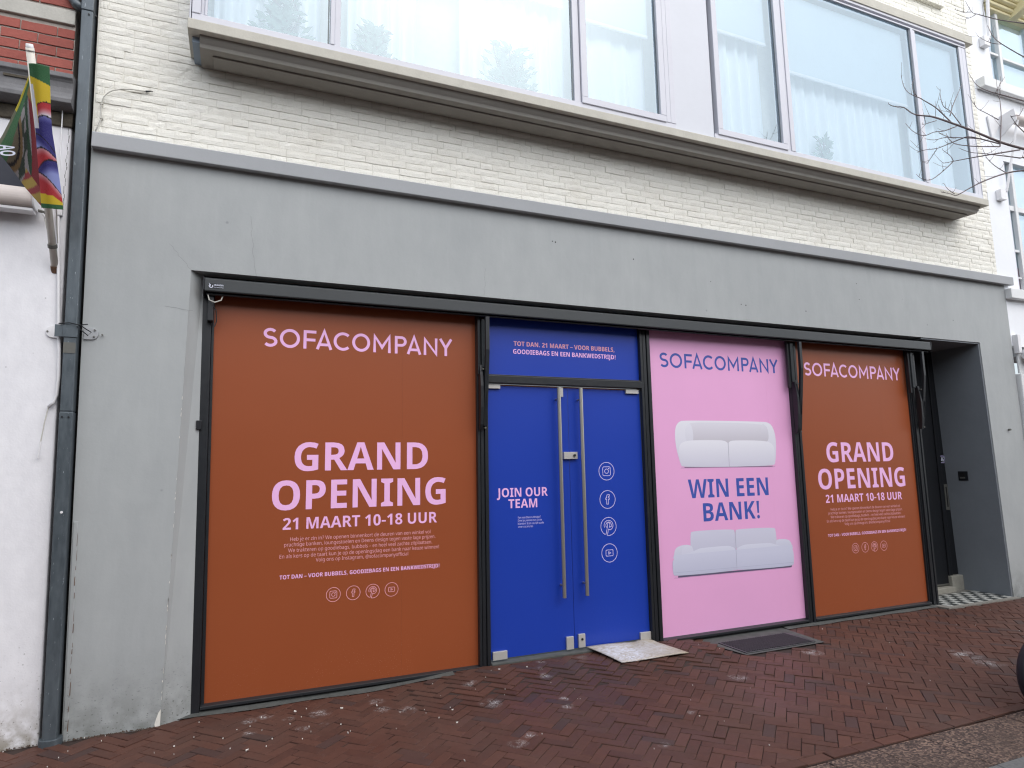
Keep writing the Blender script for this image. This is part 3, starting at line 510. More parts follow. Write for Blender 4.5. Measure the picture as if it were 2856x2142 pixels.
L, Wd, J = .196, .071, .003
items = []; ca, sa = math.cos(math.radians(43)), math.sin(math.radians(43))
for a in range(-80, 105):
    for b in range(-40, 60):
        bx = a * Wd + b * L; by = a * Wd - b * L
        for r in ((bx, by, bx + L, by + Wd), (bx + L, by + Wd - L, bx + L + Wd, by + Wd)):
            c0 = ((r[0] + r[2]) / 2, (r[1] + r[3]) / 2); wx = c0[0] * ca - c0[1] * sa + 3; wy = c0[0] * sa + c0[1] * ca - 1
            if not (-2.6 < wx < 10.4 and KERB - .02 < wy < .2): continue
            if wy > -.02 and (wx < -.46 or wx > 7.2): continue
            if 4.0 < wx < 4.96 and wy > -.47: continue
            j = J * random.uniform(.4, 1.9); rot = random.gauss(0, .012)
            hx = (r[2] - r[0]) / 2 - j / 2; hy = (r[3] - r[1]) / 2 - j / 2
            poly = []
            for px, py in ((-hx, -hy), (hx, -hy), (hx, hy), (-hx, hy)):
                qx = px * ca - py * sa; qy = px * sa + py * ca
                poly.append((wx + qx - rot * qy, wy + qy + rot * qx))
            poly = clip_y(poly, KERB + .078)
            if len(poly) < 3: continue
            full = len(poly) == 4
            if max(p[0] for p in poly) - min(p[0] for p in poly) < .02: continue
            v, f = slab_mesh([(x - wx, y - wy) for x, y in poly])
            tx, ty = random.gauss(0, .011), random.gauss(0, .011)
            M = Matrix.Translation((wx, wy, zg(wx, wy) + random.gauss(0, .0016))) @ Matrix.Rotation(tx, 4, 'X') @ Matrix.Rotation(ty, 4, 'Y')
            items.append((score((wx, wy, 0), L * Wd, Vector((0, 0, 1))), v, f, M, None))
emit('paving_brick', items, 'paver_clay', pave, 300, 'paving_brick_field')
items = []; x = -2.4
while x < 9.8:
    l = random.uniform(.19, .215); v, f = slab_mesh([(-l / 2 + .003, -.036), (l / 2 - .003, -.036), (l / 2 - .003, .036), (-l / 2 + .003, .036)])
    M = Matrix.Translation((x + l / 2, KERB + .04 + random.gauss(0, .002), zg(x, KERB) + random.gauss(0, .002))) @ Matrix.Rotation(random.gauss(0, .01), 4, 'Z')
    items.append((score((x, KERB, 0), .02), v, f, M, None)); x += l
emit('kerb_brick', items, 'paver_clay', pave, 300)
street = MB().add([(-3, KERB, -.014), (11, KERB, -.014), (11, -7, -.014), (-3, -7, -.014)], [(0, 3, 2, 1)]).build('street', 'joint_sand'); street['kind'] = 'structure'
for row, (ya, yb, mt) in enumerate(((KERB - .006, KERB - .405, 'slab_aggregate'), (KERB - .409, KERB - .81, 'slab_grey'), (KERB - .814, KERB - 1.2, 'slab_aggregate'), (KERB - 1.21, KERB - 1.6, 'slab_aggregate'))):
    items = []
    for k in range(-3, 22):
        xa = .31 + k * .383 + (row % 2) * .01; hw = .189; hh = (ya - yb) / 2
        v, f = slab_mesh([(-hw, -hh), (hw, -hh), (hw, hh), (-hw, hh)], .05, .004)
        items.append((1, v, f, Matrix.Translation((xa + .19, (ya + yb) / 2, -.004 + random.gauss(0, .001))) @ Matrix.Rotation(random.gauss(0, .006), 4, 'X'), 1))
    emit('street_slab', items, mt, street, 300)

fil = MB().grid(lambda u, v: (-.42 + 2.0 * u, .055 + .07 * v + .012 * math.sin(u * 17), zg(-.42 + 2 * u, .08) + .004 + .012 * v), 30, 2).build('mortar_fillet', 'concrete_dark'); fil['kind'] = 'structure'
fil = MB().grid(lambda u, v: (4.99 + 2.3 * u, .05 + .08 * v + .01 * math.sin(u * 23), zg(4.99 + 2.3 * u, .08) + .005 + .012 * v), 30, 2).build('mortar_fillet', 'concrete_dark'); fil['kind'] = 'structure'

# concrete surround and floor grate in front of the pink window
sur = MB().add([(3.95, .16, .006), (4.99, .16, .006), (4.965, -.02, .006), (4.93, -.43, .004), (4.02, -.44, .004), (3.96, -.03, .006)], [(5, 4, 3, 2, 1, 0)])
s_ = sur.build('grate_surround', 'concrete_dark'); s_['kind'] = 'structure'
gr = thing('floor_grate', 'rectangular iron bar grate sunk in the paving below the pink window', 'grate')
for nm, q in (('frame_edge', (4.045, 4.855, -.058, -.045)), ('frame_edge', (4.045, 4.835, -.405, -.39)), ('frame_edge', (4.045, 4.07, -.39, -.058)), ('frame_edge', (4.83, 4.86, -.39, -.058))):
    box(nm, 'grate_iron', gr, *q, -.03, .012, .002)
MB().add([(4.06, -.4, .0075), (4.84, -.4, .0075), (4.84, -.05, .0075), (4.06, -.05, .0075)], [(0, 1, 2, 3)]).build('pit', 'seal', gr)
bar = None
for k in range(37):
    xk = 4.078 + k * .0205
    if bar is None: bar = box('bar', 'grate_iron', gr, -.004, .004, -.388, -.06, .0085, .016, .001); bar.location.x = xk
    else:
        o = bar.copy(); col.objects.link(o); o.parent = gr; o.location.x = xk

# ================================================================== the shop building
shop = thing('shop_building', 'white brick shop with grey rendered front and papered over show windows', 'building')
pl = MB().prism_y([(-.955, -.08), (-.425, -.08), (-.374, 3.047), (8.361, 3.053), (8.449, -.08), (9.02, -.08), (8.99, 3.85), (-1.026, 3.85)], 0, .64).build('front_wall', 'plaster_grey', shop)
MB().hexa([(-.427, .004, -.08), (-.254, .112, -.08), (-.254, .4, -.08), (-.427, .4, -.08), (-.378, .004, 3.046), (-.30, .112, 3.046), (-.30, .4, 3.046), (-.378, .4, 3.046)]).build('window_reveal', 'plaster_grey', shop)
box('corner_bead', 'plaster_grey', shop, -.951, -.924, -.006, .03, -.02, 1.32, .004, -.018)
zz = 0.05
while zz < 1.24:
    cr = MB()
    l = random.uniform(.02, .09); xx = -.926 - .018 * zz + random.uniform(-.003, .003); w_ = random.uniform(.0008, .0026)
    cr.add([(xx - w_, -.0078, zz), (xx + w_, -.0078, zz + .004), (xx + w_ * .8, -.0078, zz + l), (xx - w_ * .6, -.0078, zz + l * .9)], [(0, 1, 2, 3)]); cr.build('rust_crack', 'rust', shop); zz += l + random.uniform(.0, .07)
for k in range(36):   # chipped arris along the pillar
    zz = random.uniform(.02, 1.3) if k < 28 else random.uniform(1.3, 2.2); xe = -.4245 + .0165 * zz; w_ = random.uniform(.002, .006); l = random.uniform(.006, .03)
    cr = MB().add([(xe - w_, -.0016, zz), (xe, -.0016, zz - .004), (xe + .0005, -.0016, zz + l), (xe - w_ * .7, -.0016, zz + l * .7)], [(0, 1, 2, 3)]); cr.build('paint_chip', 'chip_white', shop)
cr = MB().add([(-.4245, -.002, -.02), (-.4235, -.002, .105), (-.437, -.002, .085), (-.448, -.002, .05), (-.456, -.002, .018), (-.45, -.002, -.02)], [(0, 1, 2, 3, 4, 5)])
cr.build('paint_chip', 'chip_white', shop)
def crack(pts, w_=.0009, y=-.0012, mat='crack_dark'):
    s = Strokes(y); s.line(pts, w_); s.mb.build('hairline_crack', mat, shop)
def wig(a, b, n=9, amp=.008):
    return [(a[0] + (b[0] - a[0]) * i / n + random.uniform(-amp, amp), a[1] + (b[1] - a[1]) * i / n + random.uniform(-amp, amp) * .5) for i in range(n + 1)]
crack(wig((-.374, 3.05), (-.52, 3.22))); crack(wig((.05, 3.05), (.0, 3.5), 14)); crack(wig((1.84, 3.06), (1.86, 3.3), 8)); crack(wig((-.36, 2.75), (-.52, 2.77)))
for x, z in ((3.35, 3.55), (4.25, 3.42), (4.62, 3.22), (4.68, 3.215), (6.3, 3.6), (6.32, 3.42), (7.9, 3.3), (5.5, 3.22), (2.5, 3.62), (2.53, 3.615)): Strokes(-.0012).disc(x, z, random.uniform(.004, .007), 10).mb.build('drill_hole', 'seal', shop)
MB().tube([(8.72, -.03, 1.98), (8.72, .01, 1.98)], .012, 10).build('bolt', 'grey_metal', shop)
bd = MB().prism_x([(0, 3.838), (-.06, 3.834), (-.062, 3.935), (-.055, 3.945), (0, 3.955)], -1.018, 9.09).build('stone_band', 'band_grey', shop, .006)

dl_ = MB(); rd = random.Random(3)
for k in range(330):
    x = rd.uniform(-.95, -.42) if k < 190 else rd.uniform(-1.9, -1.06); y = -abs(rd.gauss(0, .016)) - .002; r_ = rd.uniform(.002, .007); z = zg(x, y) + r_ * .3; h_ = rd.uniform(.4, 1.4) * r_
    q = [(x + r_ * math.cos(a) * rd.uniform(.6, 1.2), y + r_ * math.sin(a) * rd.uniform(.5, 1), z) for a in (0, 1.2, 2.4, 3.7, 5)]
    dl_.add(q + [(x, y, z + h_)], [(i, (i + 1) % 5, 5) for i in range(5)])
o = dl_.build('dirt', 'wall_dirt', None); o['kind'] = 'stuff'; o['label'] = 'crumbly brown dirt along the foot of the walls'

# ---- brickwork
bw = MB().hexa([(-1.028, .0065, 3.85), (8.88, .0065, 3.85), (8.88, .4, 3.85), (-1.028, .4, 3.85), (-1.11, .0065, 9), (8.87, .0065, 9), (8.87, .4, 9), (-1.11, .4, 9)]).build('brick_wall', 'mortar_white', shop)
def rough_brick(seed, lx, lz, depth, amp, nu, nv):
    r = random.Random(seed); V = []; F = []
    for j in range(nv + 1):
        for i in range(nu + 1):
            u = i / nu; v = j / nv; ed = (i in (0, nu)) + (j in (0, nv))
            x = (u - .5) * lx; z = (v - .5) * lz
            y = -r.uniform(0, amp) if not ed else r.uniform(.0005, .003)
            y += amp * .9 * noise.noise(Vector((x * 26 + seed * 7.7, z * 40, seed)))
            if ed: x += r.uniform(-.0025, .0015) * (1 if u < .5 else -1); z += r.uniform(-.0022, .0022)
            V.append((x, y, z))
    F = [(j * (nu + 1) + i, j * (nu + 1) + i + 1, (j + 1) * (nu + 1) + i + 1, (j + 1) * (nu + 1) + i) for j in range(nv) for i in range(nu)]
    ring = [i for i in range(nu + 1)] + [j * (nu + 1) + nu for j in range(1, nv + 1)] + [nv * (nu + 1) + i for i in range(nu - 1, -1, -1)] + [j * (nu + 1) for j in range(nv - 1, 0, -1)]
    n = len(V); V += [(V[i][0], depth, V[i][2]) for i in ring]; k = len(ring)
    F += [(ring[(q + 1) % k], ring[q], n + q, n + (q + 1) % k) for q in range(k)]
    return V, F
PROT = {(s, h): rough_brick(s + 40 * h, .1 if h else .209, .054, .03, .0028, 3 if h else 6, 2) for s in range(9) for h in (0, 1)}
items = []; zc = 3.955 + .027; row = 0
while zc < 8.6:
    x = -1.02 - .018 * (zc - 3.94) - random.choice((0, .055, .11, .165)); x0w = -1.022 - .018 * (zc - 3.94)
    while x < 8.89:
        h = 1 if random.random() < .07 else 0; l = .11 if h else .219
        xa, xb = max(x, x0w), min(x + l, 8.885); cx = (xa + xb) / 2
        x += l
        if xb - xa < .03: continue
        if -.25 < cx < 8.05 and 4.68 < zc < 6.86: continue
        if zc > 7.2 and cx < 6.2: continue
        if zc > 5.6 and cx < 6: continue
        key = (random.randrange(9), h); V, F = PROT[key]
        sx = (xb - xa - .006) / (.1 if h else .209)
        M = Matrix.Translation((cx, random.gauss(.001, .0015), zc + random.gauss(0, .001))) @ Matrix.Rotation(random.gauss(0, .006), 4, 'Y') @ Matrix.Diagonal((sx, 1, random.uniform(.97, 1.05), 1))
        items.append((score((cx, 0, zc), .21 * .05, Vector((0, 1, 0))), V, F, M, key))
    zc += .0595; row += 1
emit('brick', items, 'brick_white', bw, 300, 'brick_field')
V, F = rough_brick(99, .055, .20, .07, .004, 2, 4)
items = [(1, V, F, Matrix.Translation((8.325 - k * .0625, -.055, 7.65)), 1) for k in range(12)]
emit('soldier_brick', items, 'brick_white', bw, 300)
box('lintel_over_window', 'stone_light', shop, -.5, 8.30, -.362, .02, 6.79, 6.905, .006)

# ---- projecting window bay
sill = MB().prism_x([(0.01, 4.66), (-.36, 4.66), (-.362, 4.735), (0.01, 4.742)], -.447, 8.235)
sill.build('window_sill', 'stone_light', shop, .005)
cv = [(.01, 4.602), (-.245, 4.588), (-.272, 4.588), (-.276, 4.602), (-.280, 4.612), (-.292, 4.624), (-.302, 4.636), (-.309, 4.648), (-.312, 4.6595), (.01, 4.6595)]
MB().prism_x(cv, -.372, 8.14).build('sill_moulding', 'sill_grey', shop)
MB().box(-.29, 8.06, -.2, -.06, 4.578, 4.5895).build('soffit_panel', 'sill_grey', shop, .004)
YF = -.345
def alu(name, parent, x0, x1, z0, z1, y0=YF, y1=-.28, mat='alu_frame', bv=.004): return box(name, mat, parent, x0, x1, y0, y1, z0, z1, bv)
bay = [  # glass x0,x1 ; z0 ; casement?
    (-.325, .497, 0), (.592, 2.575, 0), (2.715, 3.485, 1), (4.215, 4.985, 1), (5.165, 7.14, 0), (7.25, 8.03, 0)]
ZT = 6.715
wins = []
for x0, x1, cas in bay:
    wn = node('bay_window', shop); wins.append(wn); zb = 4.795 if not cas else 4.845
    if cas:
        for a, b, c, d in ((x0 - .062, x1 + .062, 4.783, 4.845), (x0 - .062, x1 + .062, ZT - .05, ZT + .012)): alu('sash_rail', wn, a, b, c, d, YF - .012)
        for a, b in ((x0 - .062, x0), (x1, x1 + .062)): alu('sash_stile', wn, a, b, 4.845, ZT - .05, YF - .012)
        alu('gasket', wn, x1 + .0625, x1 + .068, 4.79, ZT, YF + .004, -.28, 'alu_dark', 0)
        zt = ZT - .05
    else: zt = ZT
    MB().add([(x0 - .01, -.324, zb - .01), (x1 + .01, -.324, zb - .01), (x1 + .01, -.324, zt + .01), (x0 - .01, -.324, zt + .01)], [(0, 1, 2, 3)]).build('pane', 'window_glass', wn, recalc=False)
    box('glazing_seal', 'alu_dark', wn, x1 - .007, x1 + .002, -.33, -.326, zb, zt, 0)
bf = node('bay_frame', shop)
alu('bottom_rail', bf, -.425, 3.66, 4.742, 4.79); alu('bottom_rail', bf, 4.115, 8.16, 4.742, 4.79)
alu('top_rail', bf, -.425, 8.16, ZT, 6.735); alu('top_rail', bf, -.425, 8.16, 6.735, 6.76, YF + .02); alu('top_rail', bf, -.425, 8.16, 6.76, 6.79, YF - .006)
alu('jamb', bf, -.425, -.37, 4.79, ZT, YF - .005); alu('jamb', bf, -.37, -.345, 4.79, ZT, YF + .012); alu('jamb', bf, -.345, -.328, 4.79, ZT)
for a, b in ((.506, .538), (.538, .583), (2.585, 2.648), (3.553, 3.60), (3.60, 3.66), (5.055, 5.1), (5.1, 5.155), (7.15, 7.19), (7.19, 7.24), (8.04, 8.095), (8.095, 8.16)):
    alu('mullion', bf, a, b, 4.79, ZT, YF + random.choice((-.004, .006)))
alu('spandrel_panel', bf, 3.661, 4.114, 4.742, ZT, YF + .01, -.28, 'spandrel')
alu('bay_cheek', bf, 8.161, 8.171, 4.742, 6.79, YF, .02); alu('bay_cheek', bf, -.44, -.43, 4.742, 6.79, YF, .02)
MB().box(-.42, 8.18, .9, .95, 4.6, 7).build('room_wall', 'room', shop); MB().box(-.42, 8.18, -.27, .9, 6.8, 6.9).build('room_ceiling', 'room', shop); MB().box(-.42, 8.18, -.27, .9, 4.62, 4.74).build('room_floor', 'room', shop)
for xx in (3.75, 4.0): MB().box(xx, xx + .02, -.27, .9, 4.74, 6.8).build('room_wall', 'room', shop)

# ---- shopfront frame
sf = node('shopfront_frame', shop)
def post(x0, x1, z0=-.08, z1=2.96, y0=.11):
    p = MB().box(x0, x1, y0 + .016, .2, z0, z1); w_ = x1 - x0
    for a, b, d in ((0, .24, 0), (.30, .62, .004), (.68, 1, -.003)): p.box(x0 + w_ * a, x0 + w_ * b, y0 + d, y0 + .018, z0, z1)
    return p.build('post', 'black_frame', sf, .003)
p = MB().hexa([(-.262, .114, -.08), (-.2, .114, -.08), (-.2, .3, -.08), (-.262, .3, -.08), (-.306, .114, 3.0), (-.24, .114, 3.0), (-.24, .3, 3.0), (-.306, .3, 3.0)]); p.build('post', 'black_frame', sf, .003)
p = MB().hexa([(-.199, .13, .03), (-.176, .13, .03), (-.176, .2, .03), (-.199, .2, .03), (-.239, .13, 3.0), (-.222, .13, 3.0), (-.222, .2, 3.0), (-.239, .2, 3.0)]); p.build('post', 'black_frame', sf, .003)
post(1.81, 1.905); post(3.455, 3.565); post(5.327, 5.425); post(7.165, 7.205, .0, 2.96, .13); post(7.206, 7.29)
def sillbar(x0, x1):
    MB().prism_x([(.2, .056), (.135, .056), (.104, .049), (.102, .03), (.13, .028), (.13, -.08), (.2, -.08)], x0, x1).build('sill', 'black_frame', sf, .002)
sillbar(-.199, 1.809); sillbar(3.566, 5.326); sillbar(5.426, 7.164)
box('transom', 'black_frame', sf, 1.906, 3.454, .104, .2, 2.338, 2.4, .003); box('transom', 'black_frame', sf, 1.906, 3.454, .118, .2, 2.401, 2.412, .002)
box('head_rail', 'black_frame', sf, -.3, 7.29, .12, .25, 2.935, 3.045, .003)
box('threshold', 'concrete_dark', sf, 1.906, 3.454, .085, .3, -.05, .062, .006)

def panel(parent, mat, x0, x1, z0, z1, seams=()):
    xs = [x0] + list(seams) + [x1]
    for a, b in zip(xs[:-1], xs[1:]): MB().box(a + (.0002 if a != x0 else 0), b - (.0002 if b != x1 else 0), .15, .162, z0, z1).build('film', mat, parent)
YT = .1496
PINK, PALE, ROSE, BLUE = 'pink_print', 'pale_print', 'rose_print', 'blue_print'
BODY = ['Heb je er zin in? We openen binnenkort de deuren van een winkel vol', 'prachtige banken, loungestoelen en Deens design tegen vaste lage prijzen.', 'We trakteren op goodiebags, bubbels \u2013 en heel veel zachte zitplaatsen.', 'En als kers op de taart kun je op de openingsdag een bank naar keuze winnen!', 'Volg ons op Instagram, @sofacompanyofficial']
def opening_panel(x0, x1, seams, ox, sx, big, note):
    wn = node('show_window', shop); wn['label'] = note
    panel(wn, 'film_brown', x0, x1, .056, 2.945, seams)
    X = lambda q: ox + q * sx
    logo(*big[0], 2.552, .145, YT, PINK, wn)
    lettering('GRAND', 'B', *big[1], 1.619, .213, YT, PINK, wn); lettering('OPENING', 'B', *big[2], 1.334, .215, YT, PINK, wn)
    lettering('21 MAART 10-18 UUR', 'B', *big[3], 1.191, .084, YT, PINK, wn)
    for tx, (a, b), z in zip(BODY, big[4], (1.108, 1.069, 1.028, .987, .948)): lettering(tx, 'R', a, b, z, .0265, YT, ROSE, wn)
    lettering('TOT DAN \u2013 VOOR BUBBELS, GOODIEBAGS EN EEN BANKWEDSTRIJD!', 'B', *big[5], .838, .029, YT, PINK, wn)
    for k, cx in zip(('camera', 'f', 'p', 'y'), big[6]): icon(k, cx, .70, .051, .0042, YT, ROSE, wn)
opening_panel(-.222, 1.83, (1.185,), 0, 1, [(.12, 1.606), (.368, 1.396), (.217, 1.543), (.298, 1.47), [(.353, 1.415), (.312, 1.456), (.341, 1.429), (.282, 1.486), (.537, 1.235)], (.286, 1.489), (.669, .815, .961, 1.106)], 'large brown show window at the left end of the shopfront')
opening_panel(5.42, 7.21, (6.69,), 0, 1, [(5.571, 7.07), (5.8, 6.835), (5.65, 6.985), (5.735, 6.91), [(5.795, 6.86), (5.757, 6.896), (5.785, 6.867), (5.726, 6.926), (5.979, 6.678)], (5.727, 6.924), (6.111, 6.256, 6.40, 6.545)], 'brown show window next to the dark porch')
# pink window
wn = node('show_window', shop); wn['label'] = 'pink show window with two printed sofas'
panel(wn, 'film_pink', 3.555, 5.345, .06, 2.945, (5.02,))
logo(3.7, 5.2, 2.558, .145, YT, BLUE, wn)
lettering('WIN EEN', 'B', 3.958, 4.955, 1.298, .178, YT, BLUE, wn); lettering('BANK!', 'B', 4.12, 4.82, 1.073, .173, YT, BLUE, wn)
def picture(shapes, parent):
    """flat printed picture: coloured patches in thin layers. shapes: (outline, colour at bottom, colour at top)"""
    V = []; F = []; C = []
    for k, (pts, c0, c1) in enumerate(shapes):
        y = YT - .0001 * k; n = len(V); za = min(p[1] for p in pts); zb = max(p[1] for p in pts)
        tr_ = tessellate_polygon([[Vector((p[0], p[1], 0)) for p in pts]])
        V += [(p[0], y, p[1]) for p in pts]; F += [tuple(n + i for i in q) for q in tr_]
        for p in pts:
            t_ = (p[1] - za) / max(1e-6, zb - za); C.append([a + (b - a) * t_ for a, b in zip(lin(*c0), lin(*c1))] + [1])
    me = bpy.data.meshes.new('sofa_picture'); me.from_pydata(V, [], F); me.update()
    at = me.color_attributes.new('print', 'FLOAT_COLOR', 'POINT'); at.data.foreach_set('color', [q for c in C for q in c])
    bm = bmesh.new(); bm.from_mesh(me)
    bm.normal_update()
    for f in bm.faces:
        if f.normal.y > 0: f.normal_flip()
    bm.to_mesh(me); bm.free()
    me.materials.append(MATS['picture_print']); o = bpy.data.objects.new('sofa_picture', me); col.objects.link(o); o.parent = parent
def smooth(pts, it=3):
    for _ in range(it):
        q = []
        for i, p in enumerate(pts):
            n = pts[(i + 1) % len(pts)]; q += [(p[0] * .75 + n[0] * .25, p[1] * .75 + n[1] * .25), (p[0] * .25 + n[0] * .75, p[1] * .25 + n[1] * .75)]
        pts = q
    return pts
def rr(pts): # keep corners tight: duplicate points near corners before smoothing
    q = []
    for i, p in enumerate(pts):
        a = pts[i - 1]; b = pts[(i + 1) % len(pts)]
        for o_, k in ((a, 1), (b, 1)):
            d = math.hypot(o_[0] - p[0], o_[1] - p[1]); t_ = min(.45, .022 / d); q.append((p[0] + (o_[0] - p[0]) * t_, p[1] + (o_[1] - p[1]) * t_))
    return smooth(q, 2)
shade = (200, 150, 188)
picture([
    ([(3.88, 1.582), (5.06, 1.578), (5.075, 1.592), (3.9, 1.6)], shade, (226, 170, 212)),
    ([(3.93, 1.588), (5.03, 1.584), (5.035, 1.592), (3.925, 1.597)], (110, 92, 120), (120, 100, 128)),
    (smooth([(3.905, 1.592), (5.04, 1.589), (5.075, 1.62), (5.1, 1.8), (5.098, 1.9), (5.075, 1.985), (5.03, 2.032), (4.95, 2.046), (3.95, 2.046), (3.885, 2.03), (3.842, 1.975), (3.834, 1.87), (3.845, 1.76), (3.885, 1.62)]), (208, 206, 222), (230, 230, 238)),
    (smooth([(3.965, 1.83), (5.0, 1.83), (5.01, 1.96), (4.96, 2.025), (4.1, 2.03), (3.985, 2.01), (3.955, 1.94)], 2), (196, 192, 202), (222, 220, 230)),
    (smooth([(3.965, 1.83), (4.06, 1.83), (4.04, 2.02), (3.975, 2.0), (3.952, 1.93)], 2), (214, 213, 224), (226, 226, 236)),
    (smooth([(4.88, 1.835), (5.0, 1.83), (5.01, 1.95), (4.96, 2.02), (4.92, 2.02)], 2), (196, 192, 202), (222, 221, 231)),
    (smooth([(3.925, 1.596), (4.468, 1.593), (4.474, 1.81), (4.45, 1.845), (4.35, 1.856), (4.0, 1.853), (3.9, 1.828), (3.868, 1.77), (3.885, 1.65)], 2), (206, 205, 220), (232, 232, 240)),
    (smooth([(4.474, 1.593), (5.03, 1.59), (5.06, 1.64), (5.078, 1.76), (5.045, 1.822), (4.95, 1.85), (4.55, 1.853), (4.485, 1.84), (4.479, 1.81)], 2), (206, 205, 220), (232, 232, 240)),
    ([(4.469, 1.593), (4.4725, 1.593), (4.4755, 1.835), (4.472, 1.835)], (150, 146, 164), (140, 136, 156)),
], wn)
picture([
    ([(3.74, .568), (5.17, .562), (5.2, .575), (3.76, .59)], (214, 150, 196), (226, 170, 212)),
    ([(3.79, .575), (5.19, .569), (5.195, .586), (3.79, .592)], (84, 76, 104), (92, 84, 112)),
    (rr([(3.948, .76), (4.4915, .76), (4.4905, .985), (3.955, .992)]), (194, 194, 214), (208, 208, 226)),
    (rr([(4.4925, .76), (5.018, .76), (5.012, .975), (4.4925, .983)]), (198, 198, 216), (208, 208, 226)),
    (rr([(3.752, .72), (3.98, .72), (3.985, .83), (3.945, .868), (3.84, .868), (3.762, .838)]), (196, 198, 218), (214, 214, 230)),
    (rr([(5.0, .72), (5.215, .72), (5.21, .822), (5.15, .852), (5.03, .856), (5.003, .842)]), (196, 198, 218), (212, 213, 230)),
    (rr([(3.835, .74), (3.98, .74), (3.975, .845), (3.93, .87), (3.85, .845)]), (204, 205, 224), (216, 216, 232)),
    (rr([(3.735, .748), (4.487, .748), (4.49, .8), (4.4, .832), (4.06, .828), (3.93, .79), (3.745, .77)]), (206, 208, 226), (216, 218, 234)),
    (rr([(4.49, .748), (5.23, .748), (5.225, .77), (5.05, .79), (4.93, .826), (4.6, .83), (4.493, .8)]), (206, 208, 226), (216, 218, 234)),
    ([(3.76, .6), (5.21, .592), (5.22, .79), (3.75, .78)], (198, 200, 220), (204, 206, 226)),
    (rr([(3.735, .59), (4.484, .588), (4.487, .748), (3.732, .746)]), (190, 192, 214), (202, 204, 224)),
    (rr([(4.487, .588), (5.222, .58), (5.232, .746), (4.49, .748)]), (192, 194, 216), (204, 206, 226)),
    ([(3.738, .622), (5.225, .614), (5.225, .616), (3.738, .624)], (164, 166, 190), (164, 166, 190)),
    ([(4.485, .588), (4.488, .588), (4.4905, .8), (4.4875, .8)], (140, 142, 166), (140, 142, 166)),
    ([(4.49, .8), (4.493, .8), (4.4935, .98), (4.4905, .98)], (150, 152, 172), (150, 152, 172)),
], wn)
# blue fanlight and doors
wn = node('fanlight', shop); panel(wn, 'film_blue', 1.904, 3.456, 2.405, 2.945)
lettering('TOT DAN. 21 MAART \u2013 VOOR BUBBELS,', 'B', 2.169, 3.196, 2.678, .041, YT, ROSE, wn); lettering('GOODIEBAGS EN EEN BANKWEDSTRIJD!', 'B', 2.162, 3.205, 2.607, .041, YT, PINK, wn)
def patch(dr, x0, x1, z0, z1, y0=.128): return box('patch_fitting', 'patch_steel', dr, x0, x1, y0, .1495, z0, z1, .002)
def handle(dr, x):
    h = node('pull_handle', dr)
    MB().tube([(x, .085, .515), (x, .085, 2.315)], .0165, 14).build('bar', 'steel', h, smooth=False)
    for z in (.615, 2.212): MB().tube([(x, .085, z), (x, .15, z)], .009, 8).build('standoff', 'steel', h)
dl = node('shop_door', shop); dr = node('shop_door', shop); dl['label'] = 'left blue door leaf reading JOIN OUR TEAM'; dr['label'] = 'right blue door leaf with four round emblems'
MB().box(1.912, 2.684, .15, .162, .078, 2.318).build('film', 'film_blue', dl); MB().box(2.688, 3.450, .15, .162, .078, 2.318).build('film', 'film_blue', dr)
MB().box(1.912, 3.45, .155, .163, 2.3185, 2.331).build('head_strip', 'wood_edge', sf)
lettering('JOIN OUR', 'B', 1.99, 2.464, 1.371, .075, YT, PINK, dl); lettering('TEAM', 'B', 2.094, 2.362, 1.277, .075, YT, PINK, dl)
for tx, a, b, z in (('Fan van Deens design?', 2.179, 2.392, 1.188), ('Deel je passie met onze', 2.179, 2.402, 1.163), ('klanten! Scan de QR-code', 2.178, 2.42, 1.137), ('voor vacatures', 2.178, 2.318, 1.112)): lettering(tx, 'R', a, b, z, .0165, YT, PALE, dl)
for k, z in zip(('camera', 'f', 'p', 'y'), (1.571, 1.318, 1.08, .848)): icon(k, 3.062, z, .0795, .0055, YT, PALE, dr)
patch(dl, 1.912, 2.028, 2.29, 2.324); patch(dl, 1.929, 2.055, .074, .139); patch(dl, 2.6, 2.667, .078, .182); patch(dl, 2.596, 2.632, 2.236, 2.322)
patch(dr, 3.29, 3.43, 2.286, 2.324); patch(dr, 3.34, 3.45, .07, .137); lk = patch(dr, 2.716, 2.779, .082, .192)
MB().tube([(2.748, .122, .15), (2.748, .13, .15)], .010, 12).build('keyhole', 'seal', dr)
pl_ = box('lock_plate', 'patch_steel', dr, 2.62, 2.755, .122, .1495, 1.684, 1.746, .002); MB().tube([(2.722, .108, 1.716), (2.722, .124, 1.716)], .011, 12).build('lock_cylinder', 'dark_metal', dr)
handle(dl, 2.567); handle(dr, 2.787)

# ---- porch at the right end
MB().hexa([(8.43, .012, -.05), (8.47, .012, -.05), (8.47, .64, -.05), (8.42, .64, -.05), (8.343, .012, 3.05), (8.39, .012, 3.05), (8.39, .64, 3.05), (8.333, .64, 3.05)]).build('porch_wall', 'porch_grey', shop)
MB().box(7.3, 8.345, .012, .64, 3.035, 3.06).build('porch_soffit', 'porch_grey', shop)
pd = node('porch_door', shop); pd['label'] = 'black side door deep in the porch'
box('leaf', 'door_black', pd, 7.3, 8.205, .59, .66, .075, 3.05, .003); box('jamb', 'door_black', pd, 8.206, 8.272, .575, .66, .02, 3.05, .004); box('jamb', 'door_black', pd, 8.273, 8.44, .6, .66, .19, 3.05, .003)
box('kick_rail', 'grey_metal', pd, 7.3, 8.204, .582, .59, .078, .098, .002)
lp = box('letter_slot', 'grey_metal', pd, 8.307, 8.372, .59, .6, .99, 1.315, .003); box('slot_opening', 'seal', lp, 8.328, 8.347, .587, .592, 1.03, 1.285, .004)
np_ = box('number_plate', 'door_black', pd, 8.279, 8.368, .592, .6, 1.588, 1.678, .004)
